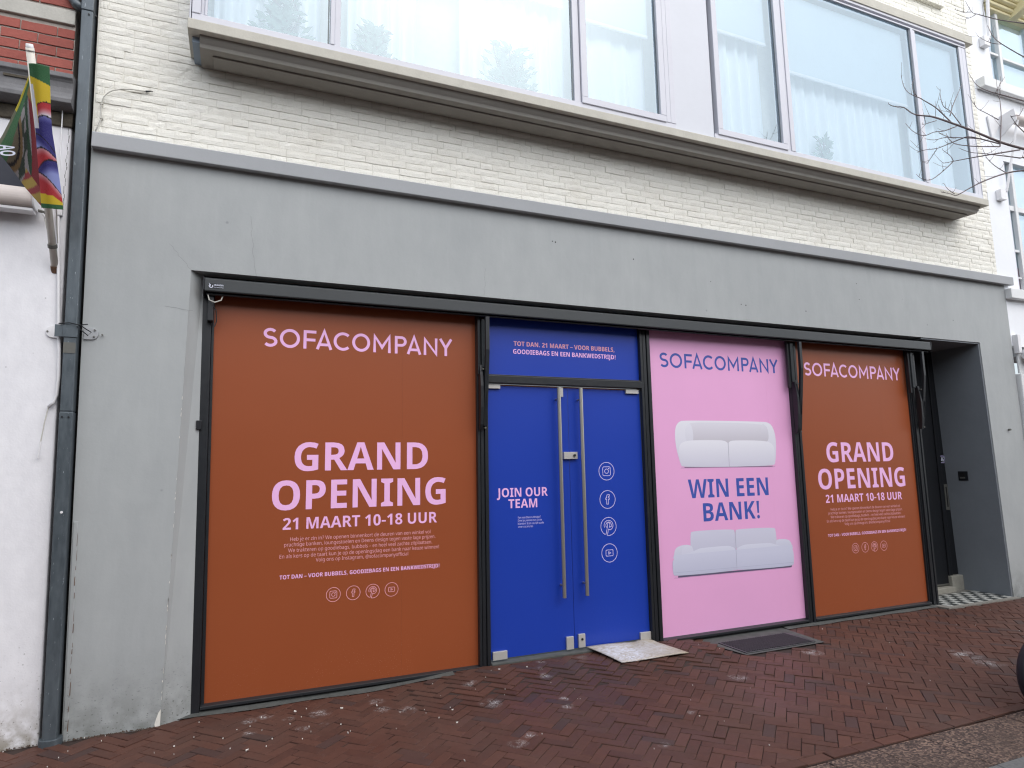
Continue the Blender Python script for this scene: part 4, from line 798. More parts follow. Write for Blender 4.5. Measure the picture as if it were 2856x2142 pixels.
s = Strokes(.5905); s.line(rrect(8.3235, 1.633, .041, .042, .012), .006, True); s.mb.build('plate_border', 'pale_print', np_)
lettering('46', 'B', 8.297, 8.352, 1.606, .055, .5905, 'white_print', np_)
for x0, x1, y0, z1 in ((8.203, 8.445, .545, .19),): box('plinth', 'plinth_stone', shop, x0, x1, y0, .66, -.05, z1, .008)
box('door_step', 'plinth_stone', shop, 7.25, 8.202, .50, .7, -.05, .068, .006)
MB().box(7.20, 7.29, .2, .66, -.08, 3.045).build('porch_side', 'black_frame', shop)
pf = MB().box(7.2, 8.47, -.06, .66, -.06, .012).build('porch_floor', 'grout', shop)
for i in range(13):
    for j in range(6):
        cx = 7.33 + i * .087; cy = .045 + j * .087
        if j == 5 and cx > 7: continue
        if i == 0 and j == 0:
            pass
        key = (i + j) % 2
        if key not in PROT:
            me = MB().box(-.0415, .0415, -.0415, .0415, -.006, .0045).mesh('floor_tile'); me.materials.append(MATS['tile_black' if key else 'tile_white']); PROT[key] = me
        o = bpy.data.objects.new('floor_tile', PROT[key]); col.objects.link(o); o.parent = pf; o.location = (cx, cy, .0115 + random.gauss(0, .0003))
bl = thing('doorbell', 'small dark square intercom on the grey side wall of the porch', 'doorbell')
xb = 8.376
MB().hexa([(xb, .33, 1.364), (xb + .05, .33, 1.364), (xb + .05, .447, 1.364), (xb, .447, 1.364), (xb, .33, 1.479), (xb + .05, .33, 1.479), (xb + .05, .447, 1.479), (xb, .447, 1.479)]).build('housing', 'dark_metal', bl, .004)
box('screen', 'seal', bl, xb - .004, xb + .002, .362, .425, 1.412, 1.46, .001); box('button', 'grey_metal', bl, xb - .005, xb + .002, .362, .425, 1.388, 1.408, .002)

# ================================================================== awning over the shopfront
aw = thing('awning', 'long closed black awning cassette above the whole shopfront', 'awning')
MB().prism_x([(.1, 2.93), (.03, 2.905), (.0, 2.903), (-.004, 2.912), (-.004, 2.995), (.006, 3.004), (.1, 3.012)], -.285, 7.44).build('cassette', 'awning_metal', aw, .003)
MB().prism_x([(.1, 2.905), (.03, 2.882), (.02, 2.89), (.03, 2.904), (.1, 2.929)], -.275, 7.43).build('front_rail', 'dark_metal', aw, .002)
for a, b in ((-.294, -.286), (7.441, 7.449)): MB().prism_x([(.105, 2.88), (.02, 2.885), (-.008, 2.91), (-.008, 2.998), (.004, 3.009), (.105, 3.017)], a, b).build('end_cap', 'dark_metal', aw, .002)
lb = MB().add([(-.257, -.0052, 2.925), (-.19, -.0052, 2.925), (-.19, -.0052, 2.962), (-.257, -.0052, 2.962)], [(0, 1, 2, 3)]).build('maker_label', 'dark_metal', aw)
lettering('VELDHOEN', 'B', -.225, -.162, 2.946, .011, -.006, 'white_print', lb); lettering('zonwering', 'R', -.225, -.162, 2.932, .007, -.006, 'white_print', lb)
s = Strokes(-.006); s.line(arc(-.243, 2.942, .012, .011, 100, 400, 14), .005); s.line([(-.256, 2.962), (-.25, 2.95), (-.243, 2.938)], .003); s.mb.build('label_logo', 'white_print', lb)
def arm(x, xo, zb, open_=.0):
    a = node('folding_arm', aw)
    box('guide_bar', 'awning_metal', a, xo - .028, xo + .012, .062, .104, 2.46, 2.875, .003); box('guide_bar', 'dark_metal', a, xo - .06, xo - .035, .075, .104, 2.4, 2.9, .002)
    MB().prism_x([(.1, 2.49), (.066, 2.48), (.05, 2.40), (.04, 2.30), (.045, 2.12), (.06, 1.98), (.078, zb), (.104, zb), (.108, 2.3)], x - .034, x - .006).build('housing', 'dark_metal', a, .003)
    MB().prism_x([(.098, zb + .03), (.075, zb + .035), (-.004 - open_, 2.60), (-.004 - open_, 2.88), (.022, 2.88), (.03, 2.56)], x + .0, x + .034).build('arm_bar', 'black_frame', a, .002)
    MB().tube([(x - .01, .036, 2.44), (x - .01, .06, 2.44)], .008, 8).build('pivot_bolt', 'grey_metal', a); MB().tube([(x + .012, .06, zb + .02), (x + .012, .09, zb + .02)], .008, 8).build('pivot_bolt', 'grey_metal', a)
    MB().tube([(x + .02, .05, 2.44), (x + .026, .035, 2.3), (x + .018, .05, 2.12)], .004, 6).build('arm_cable', 'dark_metal', a)
arm(1.852, 1.868, 1.93); arm(5.362, 5.33, 1.92); arm(7.268, 7.19, 1.985)
a = node('folding_arm', aw); box('housing', 'dark_metal', a, -.262, -.222, .05, .112, 2.70, 2.89, .006); box('bracket', 'dark_metal', a, -.302, -.268, .09, .112, 1.92, 1.985, .003)
MB().tube([(-.262, .03, 2.885), (-.252, .02, 2.845), (-.215, .02, 2.83), (-.175, .03, 2.85), (-.165, .04, 2.885)], .0045, 6).build('loose_cable', 'cable_grey', a)
MB().tube([(-.225, .045, 2.80), (-.205, .05, 2.78), (-.2, .06, 2.70), (-.212, .06, 2.66)], .004, 6).build('loose_cable', 'dark_metal', a)
# ================================================================== behind the bay glass
def curtain(x0, x1, y, folds, label):
    def fn(u, v):
        x = x0 + (x1 - x0) * u; k = math.sin(u * folds * 6.283 + .8 * math.sin(u * 9)); return (x, y + .03 * k * (.5 + .5 * v) + .01 * math.sin(u * 31), 6.78 - 2.02 * v)
    o = MB().grid(fn, folds * 12, 4).build('curtain', 'curtain', None, smooth=True); tag(o, label, 'curtain', 'curtains in the window bay')
curtain(-.3, .45, -.12, 7, 'white curtain filling the far left bay pane'); curtain(.66, 1.22, -.12, 5, 'white curtain gathered left in the wide left pane, a gap to its right')
curtain(1.60, 2.6, -.12, 8, 'white curtain gathered right in the wide left pane'); curtain(2.7, 3.5, -.10, 4, 'white curtain behind the left opening sash'); curtain(4.25, 4.98, -.10, 5, 'white curtain behind the right opening sash')
curtain(5.2, 7.12, -.10, 13, 'wide white curtain under the blind of the large right pane'); curtain(7.3, 8.04, -.10, 5, 'white curtain under the blind of the end pane at right')
for x0, x1, z, lb in ((.6, 2.57, 5.77, 'pale roller blind in the wide left pane'), (2.72, 3.48, 5.71, 'pale roller blind behind the left opening sash'), (4.22, 4.98, 6.02, 'pale roller blind behind the right opening sash'), (5.17, 7.15, 5.79, 'pale roller blind across the large right pane'), (7.27, 8.05, 5.77, 'pale roller blind in the end pane at right')):
    t_ = thing('roller_blind', lb, 'blind', 'roller blinds in the window bay')
    box('cloth', 'blind', t_, x0 + .02, x1 - .02, -.235, -.232, z, 6.7, 0); box('bottom_bar', 'white_plastic', t_, x0 + .02, x1 - .02, -.245, -.225, z - .035, z, .004)
def plant(x, h, wd, n, label):
    t_ = thing('house_plant', label, 'plant', 'plants on the inner window ledge')
    lf = MB()
    for k in range(n):
        a = random.uniform(0, 6.28); el = random.uniform(.2, 1.3); rr_ = random.uniform(.25, 1) * wd; zc_ = 4.85 + random.random() ** 1.3 * h
        c_ = Vector((x + rr_ * math.cos(a) * math.cos(el) * (1 - .3 * (zc_ - 4.85) / h), -.19 + .03 * math.sin(a), zc_)); d = Vector((math.cos(a), .3 * math.sin(a), random.uniform(-.2, .9))).normalized(); sd_ = d.cross(Vector((.2, 1, .1))).normalized()
        l = random.uniform(.03, .055); lf.add([c_ - d * l, c_ + sd_ * l * .38, c_ + d * l, c_ - sd_ * l * .38], [(0, 1, 2, 3)])
    lf.build('foliage', 'leaf', t_, recalc=False)
    st = MB()
    for k in range(6): st.tube([(x, -.19, 4.8), (x + random.uniform(-.5, .5) * wd, -.19, 4.85 + h * .5), (x + random.uniform(-.8, .8) * wd, -.19, 4.85 + h * .9)], .005, 5)
    st.build('stem', 'twig', t_)
    MB().tube([(x, -.19, 4.74), (x, -.19, 4.84)], .05, 14, True, .062).build('pot', 'pot', t_)
plant(.18, .42, .26, 190, 'leafy house plant in the far left bay pane'); plant(.86, .3, .22, 150, 'low leafy plant at the left of the wide left pane'); plant(2.05, .42, .34, 230, 'broad leafy plant at the right of the wide left pane'); plant(5.75, .3, .2, 90, 'pale plant low in the large right pane')

# ================================================================== wall cable, drainpipe, conduit
cb = thing('wall_cable', 'thin loose cable curving over the white brick near the drainpipe', 'cable')
MB().tube([(-1.011, -.012, 3.955), (-.99, -.014, 4.02), (-.977, -.014, 4.067), (-.983, -.016, 4.12), (-.983, -.014, 4.173), (-.972, -.018, 4.223), (-.945, -.024, 4.26), (-.919, -.026, 4.28), (-.87, -.024, 4.302), (-.8, -.02, 4.318), (-.72, -.012, 4.325)], .0042, 8).build('cable', 'cable_grey', cb, smooth=True)
for z, x in ((4.067, -.977), (4.173, -.983)): box('clip', 'cable_grey', cb, x - .01, x + .01, -.02, -.002, z - .004, z + .004, .001)
MB().tube([(-.72, -.012, 4.325), (-.69, -.02, 4.33), (-.675, -.016, 4.333)], .007, 7, True, .002).build('cable_end', 'dark_metal', cb)
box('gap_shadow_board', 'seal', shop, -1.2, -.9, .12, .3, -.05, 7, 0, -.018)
dp = thing('drainpipe', 'square zinc drainpipe in the slot between white house and shop', 'drainpipe')
def zb(name, x0, x1, y0, y1, z0, z1, mat='zinc', bv=.006): return box(name, mat, dp, x0, x1, y0, y1, z0, z1, bv, -.018)
zb('pipe', -1.047, -.972, -.062, .03, .03, 2.02); zb('pipe', -1.045, -.974, -.060, .03, 2.021, 4.82); zb('pipe', -1.047, -.972, -.062, .03, 4.821, 7)
MB().tube([(-1.01, -.016, -.03), (-1.01, -.016, .035)], .062, 20).build('shoe_collar', 'zinc', dp, .003)
zb('strap', -1.05, -.968, -.067, -.0625, 2.505, 2.585, bv=.002); zb('strap', -1.095, -1.05, -.064, -.058, 2.505, 2.585, bv=.002)
def tab(x0, x1, y, mat, left):
    r = .04; zc_ = 2.545; pts = arc(x0 + r, zc_, r, r, 90, 270, 10) + [(x1, zc_ - r), (x1, zc_ + r)] if left else [(x0, zc_ + r), (x0, zc_ - r)] + arc(x1 - r, zc_, r, r, -90, 90, 10)
    MB().prism_y([(a - .018 * 2.55, b) for a, b in pts], y, y + .01).build('wall_tab', mat, dp, .002)
tab(-1.155, -1.075, -.012, 'white_plastic', True); tab(-.945, -.862, -.010, 'band_grey', False)
for x, z in ((-1.178, 2.545), (-.917, 2.57), (-.873, 2.54), (-.92, 2.525)): MB().tube([(x - .012, -.018, z), (x - .012, -.008, z)], .006, 8).build('screw', 'grey_metal', dp)
wr = [(-1.12, -.07, 2.59), (-1.06, -.075, 2.597), (-1.0, -.078, 2.585), (-.965, -.075, 2.56), (-.94, -.06, 2.545), (-.955, -.07, 2.52), (-.99, -.078, 2.55), (-1.02, -.075, 2.575), (-.985, -.08, 2.588), (-.96, -.07, 2.595)]
MB().tube([(x - .045 + .045, y, z) for x, y, z in wr], .0035, 6).build('tie_wire', 'dark_metal', dp)
for (x, z, r) in ((-1.045, 4.79, .006), (-1.085, 4.79, .006), (-1.03, 1.985, .006), (-1.065, 1.985, .006), (-1.03, 1.385, .008)): MB().tube([(x, -.067, z), (x, -.058, z)], r, 10).build('rivet', 'dark_metal' if r < .007 else 'white_plastic', dp)
zb('sticker', -1.044, -.976, -.0632, -.0622, 2.40, 2.47, 'grey_metal', 0)
MB().tube([(-1.235, .0, 4.98), (-1.17, -.02, 4.87), (-1.12, -.02, 4.84)], .032, 14).build('inlet_branch', 'zinc', dp, smooth=True)
cd = thing('cable_conduit', 'white cable conduit on the white wall beside the drainpipe', 'conduit')
MB().tube([(-1.196, -.014, 3.50), (-1.181, -.014, 3.32), (-1.155, -.016, 2.95), (-1.132, -.02, 2.6), (-1.116, -.02, 2.4), (-1.109, -.02, 2.25), (-1.112, -.018, 2.13), (-1.125, -.02, 2.085), (-1.152, -.02, 2.05)], .0105, 10).build('conduit', 'white_plastic', cd, smooth=True)
MB().tube([(-1.152, -.018, 2.05), (-1.166, -.02, 1.95), (-1.176, -.02, 1.85), (-1.183, -.02, 1.78)], .0035, 6).build('wire', 'cable_grey', cd); MB().tube([(-1.178, -.02, 1.83), (-1.187, -.02, 1.725)], .0055, 8).build('wire_end', 'white_plastic', cd)
MB().tube([(-1.205, -.03, 4.3), (-1.19, -.03, 3.6), (-1.165, -.028, 3.34)], .004, 6).build('wire', 'white_plastic', cd)

# ================================================================== left neighbour
lh = thing('corner_house', 'white plastered house with red brick upper wall left of the drainpipe', 'building')
MB().hexa([(-4.5, -.0, -.08), (-1.072, -.0, -.08), (-1.072, .5, -.08), (-4.5, .5, -.08), (-4.5, 0, 3.98), (-1.148, 0, 3.98), (-1.148, .5, 3.98), (-4.5, .5, 3.98)]).build('plaster_wall', 'plaster_white', lh, .01)
rb = MB().hexa([(-4.5, .014, 3.98), (-1.16, .014, 3.98), (-1.16, .5, 3.98), (-4.5, .5, 3.98), (-4.5, .014, 7.5), (-1.225, .014, 7.5), (-1.225, .5, 7.5), (-4.5, .5, 7.5)]).build('brick_wall', 'mortar_grey', lh)
cp = [(.01, 4.302), (-.118, 4.296), (-.122, 4.262), (-.108, 4.25), (-.098, 4.236), (-.092, 4.20), (-.094, 4.165), (-.104, 4.135), (-.122, 4.11), (-.122, 4.082), (-.09, 4.078), (.01, 4.06)]
MB().prism_x(cp, -4.5, -1.135).lean(-.0).build('stone_cornice', 'cornice_stone', lh, .004)
box('cornice_groove', 'stain_stone', lh, -1.52, -1.27, -.101, -.09, 4.212, 4.228, 0)
MB().box(-4.5, -1.142, -.02, .02, 3.965, 4.06).build('stained_course', 'stain_stone', lh, .006)
PB = {k: rough_brick(200 + k, .2, .063, .03, .0015, 3, 1) for k in range(5)}
items = []; zc = 4.355; row = 0
while zc < 5.3:
    x = -1.168 - .018 * (zc - 4.3) - (0 if row % 2 else .1)
    if row % 2: pass
    cut = x
    if not row % 2:
        key = ('h', 0); V, F = PB[0]; items.append((1, V, F, Matrix.Translation((x + .052, .004, zc)) @ Matrix.Diagonal((.48, 1, 1, 1)), None))
    while x > -2.4:
        k = random.randrange(5); V, F = PB[k]
        if not (4.715 < zc < 4.83): items.append((score((x - .105, 0, zc), .012), V, F, Matrix.Translation((x - .105, .004 + random.gauss(0, .001), zc)), k))
        x -= .21
    zc += .0755 if not 4.70 < zc + .0755 < 4.735 else .0755; row += 1
items = [q for q in items if not 4.70 < q[3].translation.z < 4.845]
emit('brick', items, 'brick_red', rb, 300)
box('stone_band', 'band_stone', lh, -4.5, -1.175, -.008, .02, 4.722, 4.826, .005)
box('service_box', 'white_plastic', lh, -1.185, -1.158, -.03, .0, 3.33, 3.44, .004)
crk = MB()
for k in range(22):
    z = 3.38 + k * .028; x = -1.163 - .004 * math.sin(k * 1.7); crk.add([(x, -.0012, z), (x + .0025, -.0012, z), (x + random.uniform(0, .004), -.0012, z + .026), (x - .001, -.0012, z + .026)], [(0, 1, 2, 3)])
crk.build('crack', 'crack_dark', lh)
box('shade_board', 'shade_navy', lh, -2.6, -1.245, -.03, .0, 3.46, 3.70, .004)  # dark board in place of the shade between flag and awning roll
la = thing('wall_awning', 'rolled cream awning cassette at the left edge below the flag', 'awning')
MB().prism_x(smooth([(-.02, 3.335), (-.13, 3.325), (-.165, 3.36), (-.16, 3.43), (-.11, 3.468), (-.02, 3.47)], 2), -3.4, -1.293).build('cassette', 'awning_cream', la)
MB().prism_x(smooth([(-.01, 3.325), (-.135, 3.315), (-.172, 3.355), (-.168, 3.435), (-.11, 3.478), (-.01, 3.48)], 2), -1.292, -1.28).build('end_cap', 'white_plastic', la, .003)
box('front_lip', 'white_plastic', la, -3.4, -1.293, -.13, -.05, 3.302, 3.322, .004)
MB().tube([(-1.285, -.06, 3.335), (-1.24, -.06, 3.325)], .01, 8).build('crank_shaft', 'grey_metal', la); MB().tube([(-1.245, -.06, 3.34), (-1.255, -.065, 3.31), (-1.238, -.065, 3.29), (-1.232, -.06, 3.32)], .006, 8).build('crank_eye', 'white_plastic', la)
MB().tube([(-1.245, -.06, 3.29), (-1.215, -.05, 3.17)], .003, 6).build('cord', 'cable_grey', la)

# flag pole and carnival flag
PB0, PT = Vector((-1.179, .0, 2.972)), Vector((-1.2, -.777, 4.062)); pp = lambda s: PB0 + (PT - PB0) * s
fp = thing('flag_pole', 'white flag pole slanting out from the wall of the white house', 'pole')
MB().tube([pp(.0), pp(.985)], .021, 16).build('pole', 'pole_white', fp, smooth=True); MB().tube([pp(.97), pp(1.0)], .022, 16, True, .017).build('pole_tip', 'white_plastic', fp, smooth=True)
MB().tube([pp(.105), pp(.122)], .027, 16).build('collar', 'grey_metal', fp); MB().tube([pp(-.02), pp(.012)], .0245, 14).build('wall_socket', 'rust', fp)
MB().tube([pp(.13) + Vector((.03, 0, 0)), pp(.3) + Vector((.045, 0, -.01)), pp(.42) + Vector((.05, 0, -.03))], .003, 6).build('cord', 'cable_grey', fp)
fl = thing('flag', 'rolled carnival flag in green, yellow, red and blue hanging from the pole', 'flag')
STRIP = [[-1.191,-0.746,3.96,-1.113,-0.746,3.979],[-1.192,-0.704,3.903,-1.117,-0.704,3.921],[-1.191,-0.665,3.848,-1.12,-0.665,3.864],[-1.191,-0.618,3.785,-1.125,-0.618,3.799],[-1.191,-0.571,3.72,-1.128,-0.571,3.734],[-1.192,-0.529,3.663,-1.128,-0.529,3.675],[-1.193,-0.487,3.604,-1.123,-0.487,3.617],[-1.195,-0.437,3.535,-1.119,-0.437,3.549],[-1.197,-0.387,3.466,-1.114,-0.387,3.48],[-1.198,-0.335,3.395,-1.11,-0.335,3.409],[-1.2,-0.283,3.323,-1.107,-0.283,3.337],[-1.202,-0.256,3.286,-1.107,-0.256,3.3]]
BACK = [[-1.257,-0.535,4.072,-1.211,-0.667,3.978],[-1.293,-0.497,3.982,-1.21,-0.603,3.88],[-1.333,-0.454,3.882,-1.21,-0.526,3.764],[-1.38,-0.41,3.78,-1.211,-0.445,3.644],[-1.423,-0.37,3.688,-1.213,-0.375,3.538],[-1.472,-0.333,3.604,-1.214,-0.314,3.448],[-1.512,-0.301,3.532,-1.216,-0.259,3.365],[-1.541,-0.277,3.48,-1.218,-0.218,3.303]]
GRN, YEL, RED, NAV, WHT, BLK, LBL = (48, 104, 62), (226, 196, 44), (190, 50, 58), (48, 44, 120), (226, 226, 234), (24, 20, 26), (150, 160, 220)
mixc = lambda a, b, t_: tuple(x + (y - x) * max(0, min(1, t_)) for x, y in zip(a, b))
def design_front(u, v):
    if v > .945: return GRN
    top = .085 + .05 * u
    if v < top + .0: return GRN
    if v > .86 + .02 * u: return YEL if v > .80 + .11 * u + .0 else RED
    # white wedge on the left near the top, narrowing yellow
    if u < .30 + .5 * max(0, .2 - v) and .14 < v < .44: return WHT if u < .12 + .55 * (v - .08) else YEL
    if v < .285 - .05 * u: return YEL
    seg = [(.285, RED, WHT), (.37, NAV, LBL), (.53, NAV, LBL), (.60, RED, WHT), (.675, NAV, LBL), (.79, RED, WHT)]
    c = YEL
    for k, (z, a, b) in enumerate(seg):
        sl = (-.07, -.05, .12, .05, -.06, .13)[k]
        e = z + sl * (u - .5) - .03 * math.sin(u * 3.14)
        if v > e: c = BLK if v - e < .010 else mixc(b, a, .25 + (v - e) / .07) if k % 2 else mixc(a, b, (v - e - .04) / .05)
    return c
def design_back(u, v):
    # reverse of the print, colours darkened for the shade it hangs in
    q = lambda c, k=.78: tuple(x * k for x in c)
    if u < .16 + .10 * v: return (66, 110, 74) if u > .05 else ((214, 200, 70) if v < .5 else (120, 124, 104))
    if v > .86 - .35 * (1 - u) + .1: pass
    d = math.hypot(u - .12, (v - .80) * 1.1)
    if d < .30: return (104, 96, 78) if d < .26 else BLK
    if d < .36: return (122, 100, 66)
    if d < .48: return (52, 64, 56) if math.sin(u * 40) + math.cos(v * 22) > -.1 else (150, 146, 148)
    if v < .26: return (130, 104, 52)
    if v > .80: return (176, 150, 74) if math.sin(u * 26 + v * 30) > -.3 else (150, 62, 66)
    if d < .62: return (146, 142, 146) if math.sin(u * 17 - v * 19) > .1 else (40, 70, 50)
    return (128, 34, 44)
def cloth(fn, des, nu, nv, name, parent):
    b = MB().grid(fn, nu, nv); me = b.mesh(name); at = me.color_attributes.new('print', 'FLOAT_COLOR', 'POINT')
    cc_ = []
    for j in range(nv + 1):
        for i in range(nu + 1): cc_ += [*lin(*des(i / nu, j / nv)), 1]
    at.data.foreach_set('color', cc_); me.materials.append(MATS['flag_print'])
    for p_ in me.polygons: p_.use_smooth = True
    o = bpy.data.objects.new(name, me); col.objects.link(o); o.parent = parent
    sdm = o.modifiers.new('thick', 'SOLIDIFY'); sdm.thickness = .0015
    return o
def interp(T_, v):
    k = min(int(v * (len(T_) - 1)), len(T_) - 2); f_ = v * (len(T_) - 1) - k; return [a + (b - a) * f_ for a, b in zip(T_[k], T_[k + 1])]
def f1(u, v):
    r = interp(STRIP, v); a = Vector(r[:3]); b = Vector(r[3:]); p_ = a + (b - a) * u; p_.x -= .012 * (1 - u); th = u * 3.14
    p_ = p_ + Vector((0, -.032 * math.sin(th) + .03 * u, -.012 * math.sin(th))); return tuple(p_ + (CAM - p_).normalized() * .06)
def f2(u, v):
    r = interp(BACK, v * (.70 + .30 * u ** 1.5)); a = Vector(r[:3]); b = Vector(r[3:]); p_ = a + (b - a) * u
    return tuple(p_ + Vector((0, .03 + .05 * math.sin(u * 3.14) + .012 * math.sin(u * 9 + v * 3), 0)))
cloth(f1, design_front, 34, 150, 'front_fold', fl)
bk = cloth(f2, design_back, 60, 110, 'back_fold', fl)
ch = MB()
fl_t = Vector((-1.40, -.345, 3.50))
lo = lettering('AO', 'B', -1.415, -1.345, 3.455, .075, -.30, 'white_print', fl, mirror=False); lo.rotation_euler = (0, math.radians(0), 0)
lo.data.transform(Matrix.Translation((-1.38, -.375, 3.58)) @ Matrix.Rotation(math.radians(80), 4, 'Y') @ Matrix.Translation((1.38, .30, -3.49)))

# ================================================================== right neighbour
rh = thing('white_house', 'white painted house with tall windows at the right edge', 'building')
def wallbox(x0, x1, z0, z1, y0=.0): MB().box(x0, x1, y0, .5, z0, z1).build('wall', 'house_white', rh)
wallbox(8.885, 9.31, 3.05, 12, .006); wallbox(9.311, 11, 5.60, 6.69, .006); wallbox(9.311, 11, 2.95, 3.79, .006); wallbox(9.311, 11, 7.95, 12, .006)
wallbox(10.35, 11, 3.791, 7.949, .006)
def swin(x0, x1, z0, z1, tr_, mul):
    wn = node('tall_window', rh)
    MB().add([(x0, .06, z0), (x1, .06, z0), (x1, .06, z1), (x0, .06, z1)], [(0, 1, 2, 3)]).build('pane', 'window_glass', wn, recalc=False); MB().box(x0, x1, .12, .13, z0, z1).build('curtain', 'curtain', wn)  # white board behind the pane stands in for the bright sky reflection
    box('jamb', 'alu_frame', wn, x0, x0 + .045, .02, .12, z0, z1, .004); box('jamb', 'house_trim', wn, x1 - .05, x1, .02, .12, z0, z1, .004)
    for x in mul: box('mullion', 'house_trim', wn, x, x + .06, .01, .1, z0, z1, .006); box('mullion', 'house_trim', wn, x + .064, x + .085, .025, .1, z0, z1, .004)
    for a, b, z, h in tr_: box('glazing_bar', 'house_trim', wn, a, b, .025, .1, z, z + h, .004)
    return wn
swin(9.312, 10.349, 6.691, 7.949, [(9.357, 9.548, 7.19, .035), (9.64, 10.3, 7.17, .035)], (9.55,))
w2 = swin(9.312, 10.349, 3.791, 5.599, [(9.357, 9.46, 4.92, .07), (9.357, 9.46, 4.34, .035), (9.55, 10.3, 4.92, .07)], (9.462,))
MB().box(9.34, 9.46, .075, .08, 4.08, 4.345).build('poster', 'poster_teal', w2); box('hinge_bar', 'white_plastic', w2, 9.36, 9.45, .03, .05, 3.98, 4.0, .003); MB().box(9.34, 9.46, .068, .072, 3.80, 4.14).build('poster', 'poster_red', w2)
lettering('CAP', 'B', 9.345, 9.45, 4.285, .045, .0742, 'poster_ink', w2, mirror=True); lettering('DE', 'B', 9.36, 9.452, 4.20, .05, .0742, 'poster_ink', w2, mirror=True)
for z0, z1, d in ((6.55, 6.69, .10), (3.66, 3.79, .075)): box('window_sill', 'house_trim', rh, 8.93 if z0 > 5 else 8.99, 11, -d, .005, z0 - .0, z1, .008)
for z0, z1, d in ((7.84, 7.885, .13), (7.886, 7.94, .17), (7.941, 7.98, .22), (7.981, 8.05, .25), (8.051, 8.1, .31), (8.101, 8.18, .36), (8.181, 8.4, .45)): box('cornice', 'cornice_cream', rh, 9.34, 11, -d + .1, .2, z0, z1, .02)
MB().prism_x(smooth([(.1, 7.82), (-.14, 7.84), (-.24, 7.94), (-.34, 8.1), (-.36, 8.3), (.1, 8.3)], 2), 9.86, 9.99).build('console', 'cornice_cream', rh)
box('shop_fascia', 'house_trim', rh, 9.06, 11, -.02, .005, 2.70, 2.94, .006); box('pilaster', 'house_trim', rh, 9.025, 9.12, -.05, .2, -.05, 2.69, .01); box('shop_lintel', 'sill_grey', rh, 9.13, 11, .1, .4, 2.2, 2.69, .006)
MB().box(9.13, 11, .2, .21, -.05, 2.19).build('shop_glass', 'window_glass', rh); MB().box(9.13, 11, .48, .49, -.05, 2.19).build('shop_inside', 'wood_edge', rh)
def house_awning(label, zr, x0):
    t_ = thing('house_awning', label, 'awning', 'rolled awnings on the white house')
    MB().tube([(x0, -.16, zr), (11, -.16, zr)], .062, 16).build('roll', 'awning_cream', t_, smooth=True)
    MB().prism_y([(x0 - .27, zr + .06), (x0 - .02, zr + .10), (x0 - .02, zr - .02), (x0 - .22, zr - .26)], -.02, .0).build('wall_bracket', 'white_plastic', t_, .003)
    MB().prism_x([(0, zr + .1), (-.2, zr + .12), (-.22, zr - .05), (0, zr - .2)], x0 - .02, x0 - .008).build('side_plate', 'white_plastic', t_, .002)
    MB().tube([(x0 + .03, -.2, zr - .04), (x0 - .12, -.05, zr - 1.0)], .016, 8).build('arm', 'white_plastic', t_); box('arm_foot', 'white_plastic', t_, x0 - .26, x0 - .15, -.06, .004, zr - 1.12, zr - .98, .004)
house_awning('rolled awning with bracket below the upper window of the white house', 6.12, 9.32)
t_ = thing('folded_awning', 'folded white awning arm beside the topmost window of the white house', 'awning')
MB().tube([(9.36, -.05, 8.3), (9.24, -.05, 7.32)], .022, 8).build('arm', 'white_plastic', t_); box('arm_foot', 'white_plastic', t_, 9.10, 9.22, -.07, .004, 7.20, 7.34, .006)
t_ = thing('shop_awning', 'round white end of a rolled awning over the far right shop', 'awning')
MB().tube([(9.11, -.12, 2.93), (11, -.12, 2.93)], .075, 18).build('roll', 'awning_cream', t_, smooth=True); MB().tube([(9.095, -.12, 2.93), (9.109, -.12, 2.93)], .082, 20).build('end_cap', 'white_plastic', t_, .004)
box('wall_bracket', 'white_plastic', t_, 9.03, 9.09, -.06, .004, 2.95, 3.19, .004)

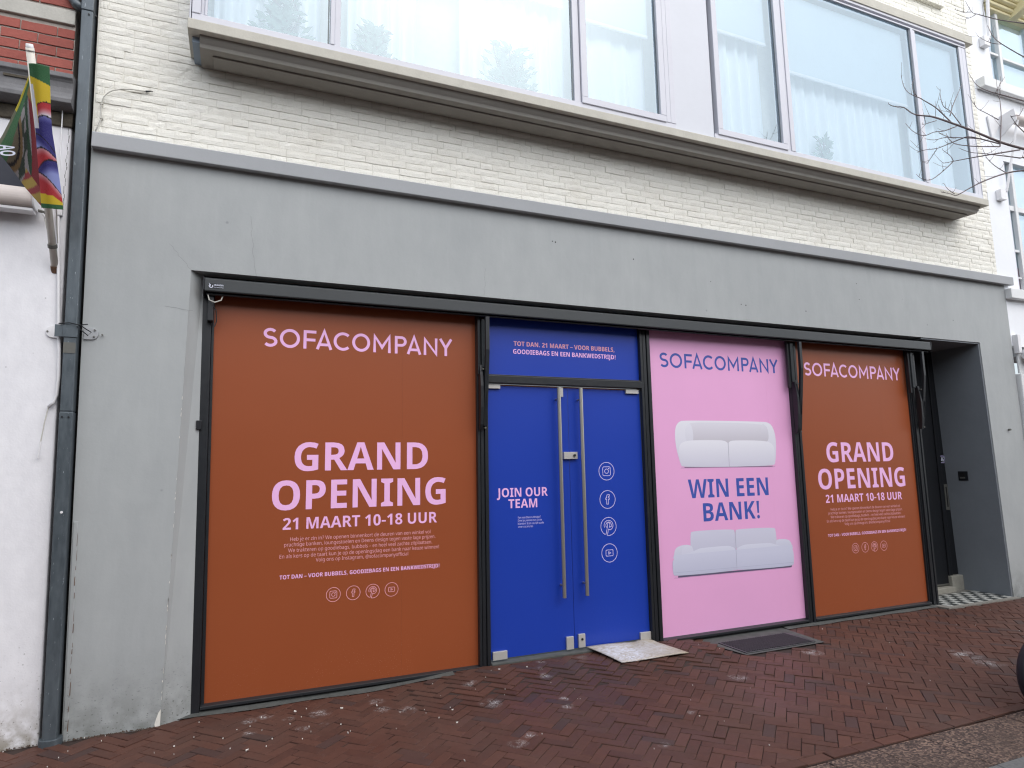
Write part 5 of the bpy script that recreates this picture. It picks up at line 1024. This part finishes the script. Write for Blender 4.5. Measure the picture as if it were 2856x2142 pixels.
# ================================================================== street tree (trunk just out of frame)
TREE = [["A",0.011,[[6.127,-1.95,4.178],[6.022,-1.909,4.214],[5.775,-1.868,4.251],[5.483,-1.827,4.319],[5.309,-1.786,4.368],[5.216,-1.745,4.411],[5.169,-1.705,4.444],[5.095,-1.664,4.459],[5.063,-1.623,4.498],[5.042,-1.582,4.563],[4.974,-1.541,4.582],[4.971,-1.5,4.628]]],["B",0.008,[[5.992,-2.0,3.982],[5.916,-1.943,3.989],[5.777,-1.886,3.968],[5.572,-1.829,3.891],[5.49,-1.771,3.847],[5.389,-1.714,3.787],[5.402,-1.657,3.824],[5.374,-1.6,3.859]]],["B2",0.004,[[5.381,-1.7,3.803],[5.386,-1.65,3.865],[5.421,-1.6,3.944]]],["C",0.008,[[5.883,-1.95,4.162],[5.681,-1.85,4.133],[5.574,-1.75,4.13],[5.496,-1.65,4.132],[5.528,-1.55,4.167]]],["C2",0.005,[[5.496,-1.65,4.132],[5.46,-1.62,4.087],[5.331,-1.59,3.986],[5.282,-1.56,3.968],[5.24,-1.53,3.991],[5.231,-1.5,4.041]]],["C3",0.004,[[5.497,-1.65,4.138],[5.504,-1.625,4.198],[5.45,-1.6,4.253]]],["D",0.007,[[5.806,-1.85,4.249],[5.534,-1.792,4.287],[5.503,-1.733,4.296],[5.421,-1.675,4.263],[5.356,-1.617,4.239],[5.303,-1.558,4.246],[5.271,-1.5,4.245]]],["D2",0.004,[[5.383,-1.6,4.249],[5.373,-1.55,4.192],[5.392,-1.5,4.166]]],["E",0.007,[[5.454,-1.7,4.444],[5.425,-1.662,4.529],[5.386,-1.625,4.612],[5.342,-1.588,4.671],[5.305,-1.55,4.726],[5.265,-1.513,4.769],[5.26,-1.475,4.826],[5.278,-1.438,4.914],[5.324,-1.4,5.022]]],["E2",0.004,[[5.196,-1.6,4.691],[5.204,-1.567,4.76],[5.256,-1.533,4.852],[5.34,-1.5,4.946]]],["F",0.005,[[5.487,-1.75,4.406],[5.434,-1.712,4.538],[5.409,-1.675,4.601],[5.444,-1.638,4.725],[5.517,-1.6,4.83]]],["G",0.005,[[5.355,-1.75,4.461],[5.468,-1.712,4.592],[5.588,-1.675,4.711],[5.71,-1.638,4.833],[5.831,-1.6,4.951]]],["H",0.006,[[5.708,-1.9,4.182],[5.52,-1.84,4.177],[5.413,-1.78,4.198],[5.416,-1.72,4.246],[5.462,-1.66,4.32],[5.527,-1.6,4.416]]],["I",0.005,[[5.657,-1.8,4.292],[5.489,-1.737,4.3],[5.397,-1.675,4.317],[5.341,-1.612,4.315],[5.315,-1.55,4.353]]],["J",0.005,[[5.34,-1.8,4.339],[5.23,-1.767,4.294],[5.15,-1.733,4.285],[5.101,-1.7,4.264],[5.072,-1.667,4.281],[5.032,-1.633,4.33],[5.014,-1.6,4.404]]],["K",0.006,[[6.099,-1.9,4.121],[6.084,-1.84,4.177],[5.881,-1.78,4.195],[5.812,-1.72,4.226],[5.722,-1.66,4.251],[5.681,-1.6,4.311]]],["L",0.006,[[5.708,-1.9,4.182],[5.871,-1.85,4.502],[5.977,-1.8,4.677],[6.077,-1.75,4.801],[6.223,-1.7,5.051]]],["M",0.007,[[6.303,-1.9,4.667],[6.253,-1.84,4.739],[6.036,-1.78,4.787],[5.968,-1.72,4.843],[5.929,-1.66,4.925],[5.944,-1.6,5.078]]],["M2",0.004,[[5.944,-1.8,4.766],[6.055,-1.775,4.892],[6.183,-1.75,4.999]]],["N",0.006,[[6.394,-1.9,5.106],[6.341,-1.84,5.182],[6.151,-1.78,5.298],[6.162,-1.72,5.405],[6.23,-1.66,5.528],[6.315,-1.6,5.652]]],["N2",0.004,[[6.209,-1.75,5.333],[6.179,-1.7,5.365],[6.161,-1.65,5.42],[6.164,-1.6,5.493]]],["O",0.006,[[6.474,-1.9,5.493],[6.425,-1.833,5.539],[6.204,-1.767,5.557],[6.142,-1.7,5.619],[6.106,-1.633,5.686],[6.154,-1.567,5.77],[6.205,-1.5,5.941]]],["O2",0.004,[[6.093,-1.6,5.726],[6.066,-1.55,5.754],[6.032,-1.5,5.804]]],["O3",0.004,[[6.075,-1.65,5.665],[6.038,-1.625,5.64],[5.993,-1.6,5.626]]],["P",0.005,[[5.845,-1.85,3.996],[5.836,-1.783,4.083],[5.846,-1.717,4.192],[5.92,-1.65,4.334]]],["Q",0.005,[[5.924,-1.8,4.516],[5.894,-1.733,4.606],[5.893,-1.667,4.686],[5.967,-1.6,4.794]]],["S",0.005,[[5.875,-1.95,4.385],[5.987,-1.925,4.503],[6.119,-1.9,4.616]]],["U",0.004,[[5.27,-1.7,4.32],[5.506,-1.625,4.367],[5.736,-1.55,4.434]]],["V",0.004,[[5.416,-1.6,4.513],[5.314,-1.575,4.476],[5.301,-1.55,4.481]]]]
tree = thing('street_tree', 'bare street tree reaching thin twigs in front of the bay window', 'tree')
MB().tube([(6.95, -1.95, -.05), (6.93, -1.96, 1.5), (6.85, -1.97, 2.8), (6.75, -1.98, 4.0), (6.72, -1.95, 5.2), (6.75, -1.95, 6.6)], .095, 14, True, .03).build('trunk', 'twig', tree, smooth=True)
random.seed(21)
ROOT = {'A': (6.78, -1.98, 3.7), 'B': (6.82, -1.98, 3.3), 'K': (6.77, -1.98, 3.8), 'M': (6.74, -1.97, 4.2), 'N': (6.72, -1.95, 4.8), 'O': (6.73, -1.95, 5.2), 'S': (6.77, -1.98, 3.9)}
def cat(pts, n=3):
    P = [Vector(p) for p in pts]; out = []
    for i in range(len(P) - 1):
        p0, p1, p2, p3 = P[max(i - 1, 0)], P[i], P[i + 1], P[min(i + 2, len(P) - 1)]
        for k in range(n):
            t_ = k / n; out.append(.5 * ((2 * p1) + (p2 - p0) * t_ + (2 * p0 - 5 * p1 + 4 * p2 - p3) * t_ ** 2 + (3 * p1 - p0 - 3 * p2 + p3) * t_ ** 3))
    return out + [P[-1]]
for nm, r, pts in TREE:
    if nm in ROOT: pts = [list(ROOT[nm])] + pts
    P = cat(pts); r *= .8; b = MB().tube(P, r * (1.0 if nm not in ROOT else 1.35), 7, True, max(.0017, r * .28))
    for k in range(int(len(P) * .9)):   # buds and short side twigs
        i = random.randrange(1, len(P)); d = (P[i] - P[i - 1]).normalized(); q = Vector((random.gauss(-.3, .7), random.gauss(0, .4), random.gauss(.6, .7))); q = (q - d * q.dot(d)).normalized(); e = (d * random.uniform(.2, 1) + q).normalized()
        l = random.choice((.006, .008, .008, .01, .012, .014, .05, .12)); b.tube([P[i], P[i] + e * l * .5, P[i] + e * l + Vector((0, 0, l * .15))], .0018, 5, True, .0010)
    b.build('branch', 'twig', tree, smooth=True)

# ================================================================== terrace added out of frame across the street, for its shade and dim reflection
op = thing('added_terrace', 'unseen pale terrace across the street, added for its shade and dim reflection', 'building')
MB().box(-26, 32, -21, -12.5, -.1, 6.3).build('wall', 'band_stone', op); MB().prism_x([(-21.3, 6.3), (-12.2, 6.3), (-12.2, 6.4), (-16.7, 8.0), (-21.3, 6.4)], -26, 32).build('roof', 'cornice_stone', op)
for k in range(19):
    for z0, z1 in ((.7, 2.8), (3.8, 5.7)):
        o = box('window', 'black_frame', op, -25 + k * 3, -23.4 + k * 3, -12.5, -12.44, z0, z1, 0)

# ================================================================== things on the ground
cbp = [(2.79, .138, .083), (3.44, .138, .072), (3.53, -.29, .042), (2.885, -.275, .046)]
def cf(u, v):
    a = Vector(cbp[0]).lerp(Vector(cbp[1]), u); b_ = Vector(cbp[3]).lerp(Vector(cbp[2]), u); p_ = a.lerp(b_, v)
    p_.z += .012 * math.sin(u * 3.14) * (v - .3) + .006 * math.sin(u * 5 + v * 3) + (.012 if (u > .75 and v < .15) else 0) * math.sin(u * 9)
    return tuple(p_)
cbo = MB().grid(cf, 20, 14).build('cardboard_sheet', 'cardboard', None, smooth=True); tag(cbo, 'flattened cardboard sheet smeared with white plaster before the blue doors', 'cardboard')
sdm = cbo.modifiers.new('thick', 'SOLIDIFY'); sdm.thickness = .006; sdm.offset = -1
lt = MB(); random.seed(5)
for k in range(110):
    if k < 50: x = random.uniform(-1.3, 1.9); y = random.uniform(-.75, .0)
    else: x = random.uniform(1.0, 8.6); y = random.uniform(-2.05, .05)
    z = zg(x, y) + .004; l = random.choice((.002, .0025, .003, .003, .004, .006, .010)) * random.uniform(.7, 1.2); a = random.uniform(0, 3.14); w_ = l * random.uniform(.25, .7); c_, s2 = math.cos(a), math.sin(a)
    n = 6; top = [(x + c_ * l * math.cos(q) - s2 * w_ * math.sin(q), y + s2 * l * math.cos(q) + c_ * w_ * math.sin(q), z + .003 + .002 * math.cos(q * 2)) for q in [i * 6.283 / n for i in range(n)]]
    bot = [(px, py, z - .004) for px, py, pz in top]
    lt.add(bot + top, [tuple(range(n, 2 * n))] + [(i, (i + 1) % n, n + (i + 1) % n, n + i) for i in range(n)])
lo = lt.build('litter', 'litter_white', None); lo['kind'] = 'stuff'; lo['label'] = 'scattered white crumbs and butts on the brick paving'

sc_ = thing('motor_scooter', 'black tyre of a scooter parked at the lower right edge', 'scooter')
wc = Vector((4.83, -2.25, .235))
def ring(R, r, y, n=40, k=12, sy=1.0):
    return MB().grid(lambda u, v: (wc.x + (R + r * math.cos(v * 6.2832)) * math.cos(u * 6.2832), y + sy * r * math.sin(v * 6.2832), wc.z + (R + r * math.cos(v * 6.2832)) * math.sin(u * 6.2832)), n, k)
ring(.185, .05, wc.y, sy=1.15).build('tyre', 'rubber', sc_, smooth=True); ring(.13, .012, wc.y - .02, k=8).build('rim', 'grey_metal', sc_, smooth=True)
sp = MB()
for k in range(5):
    a = k * 1.2566; sp.tube([wc, wc + Vector((.13 * math.cos(a), -.01, .13 * math.sin(a)))], .012, 6)
sp.build('spoke', 'grey_metal', sc_)
MB().tube([wc + Vector((0, -.05, 0)), wc + Vector((0, .05, 0))], .03, 12).build('hub', 'dark_metal', sc_)
MB().grid(lambda u, v: (wc.x + .255 * math.cos(.3 + u * 1.3), wc.y - .06 + .12 * v, wc.z + .255 * math.sin(.3 + u * 1.3)), 16, 2).build('mudguard', 'dark_metal', sc_, smooth=True)
for dy in (-.065, .065): MB().tube([wc + Vector((0, dy, 0)), wc + Vector((.22, dy, .5)), wc + Vector((.25, dy * .4, .62))], .018, 8).build('fork', 'dark_metal', sc_, smooth=True)
MB().prism_y(smooth([(wc.x + .25, .42), (wc.x + .55, .2), (wc.x + 1.1, .22), (wc.x + 1.5, .5), (wc.x + 1.3, .8), (wc.x + .85, .76), (wc.x + .7, .45), (wc.x + .42, .9), (wc.x + .3, .95)], 2), wc.y - .14, wc.y + .14).build('body', 'dark_metal', sc_, .02)
wc = Vector((6.1, -2.25, .235)); ring(.185, .05, wc.y, sy=1.15).build('tyre', 'rubber', sc_, smooth=True)
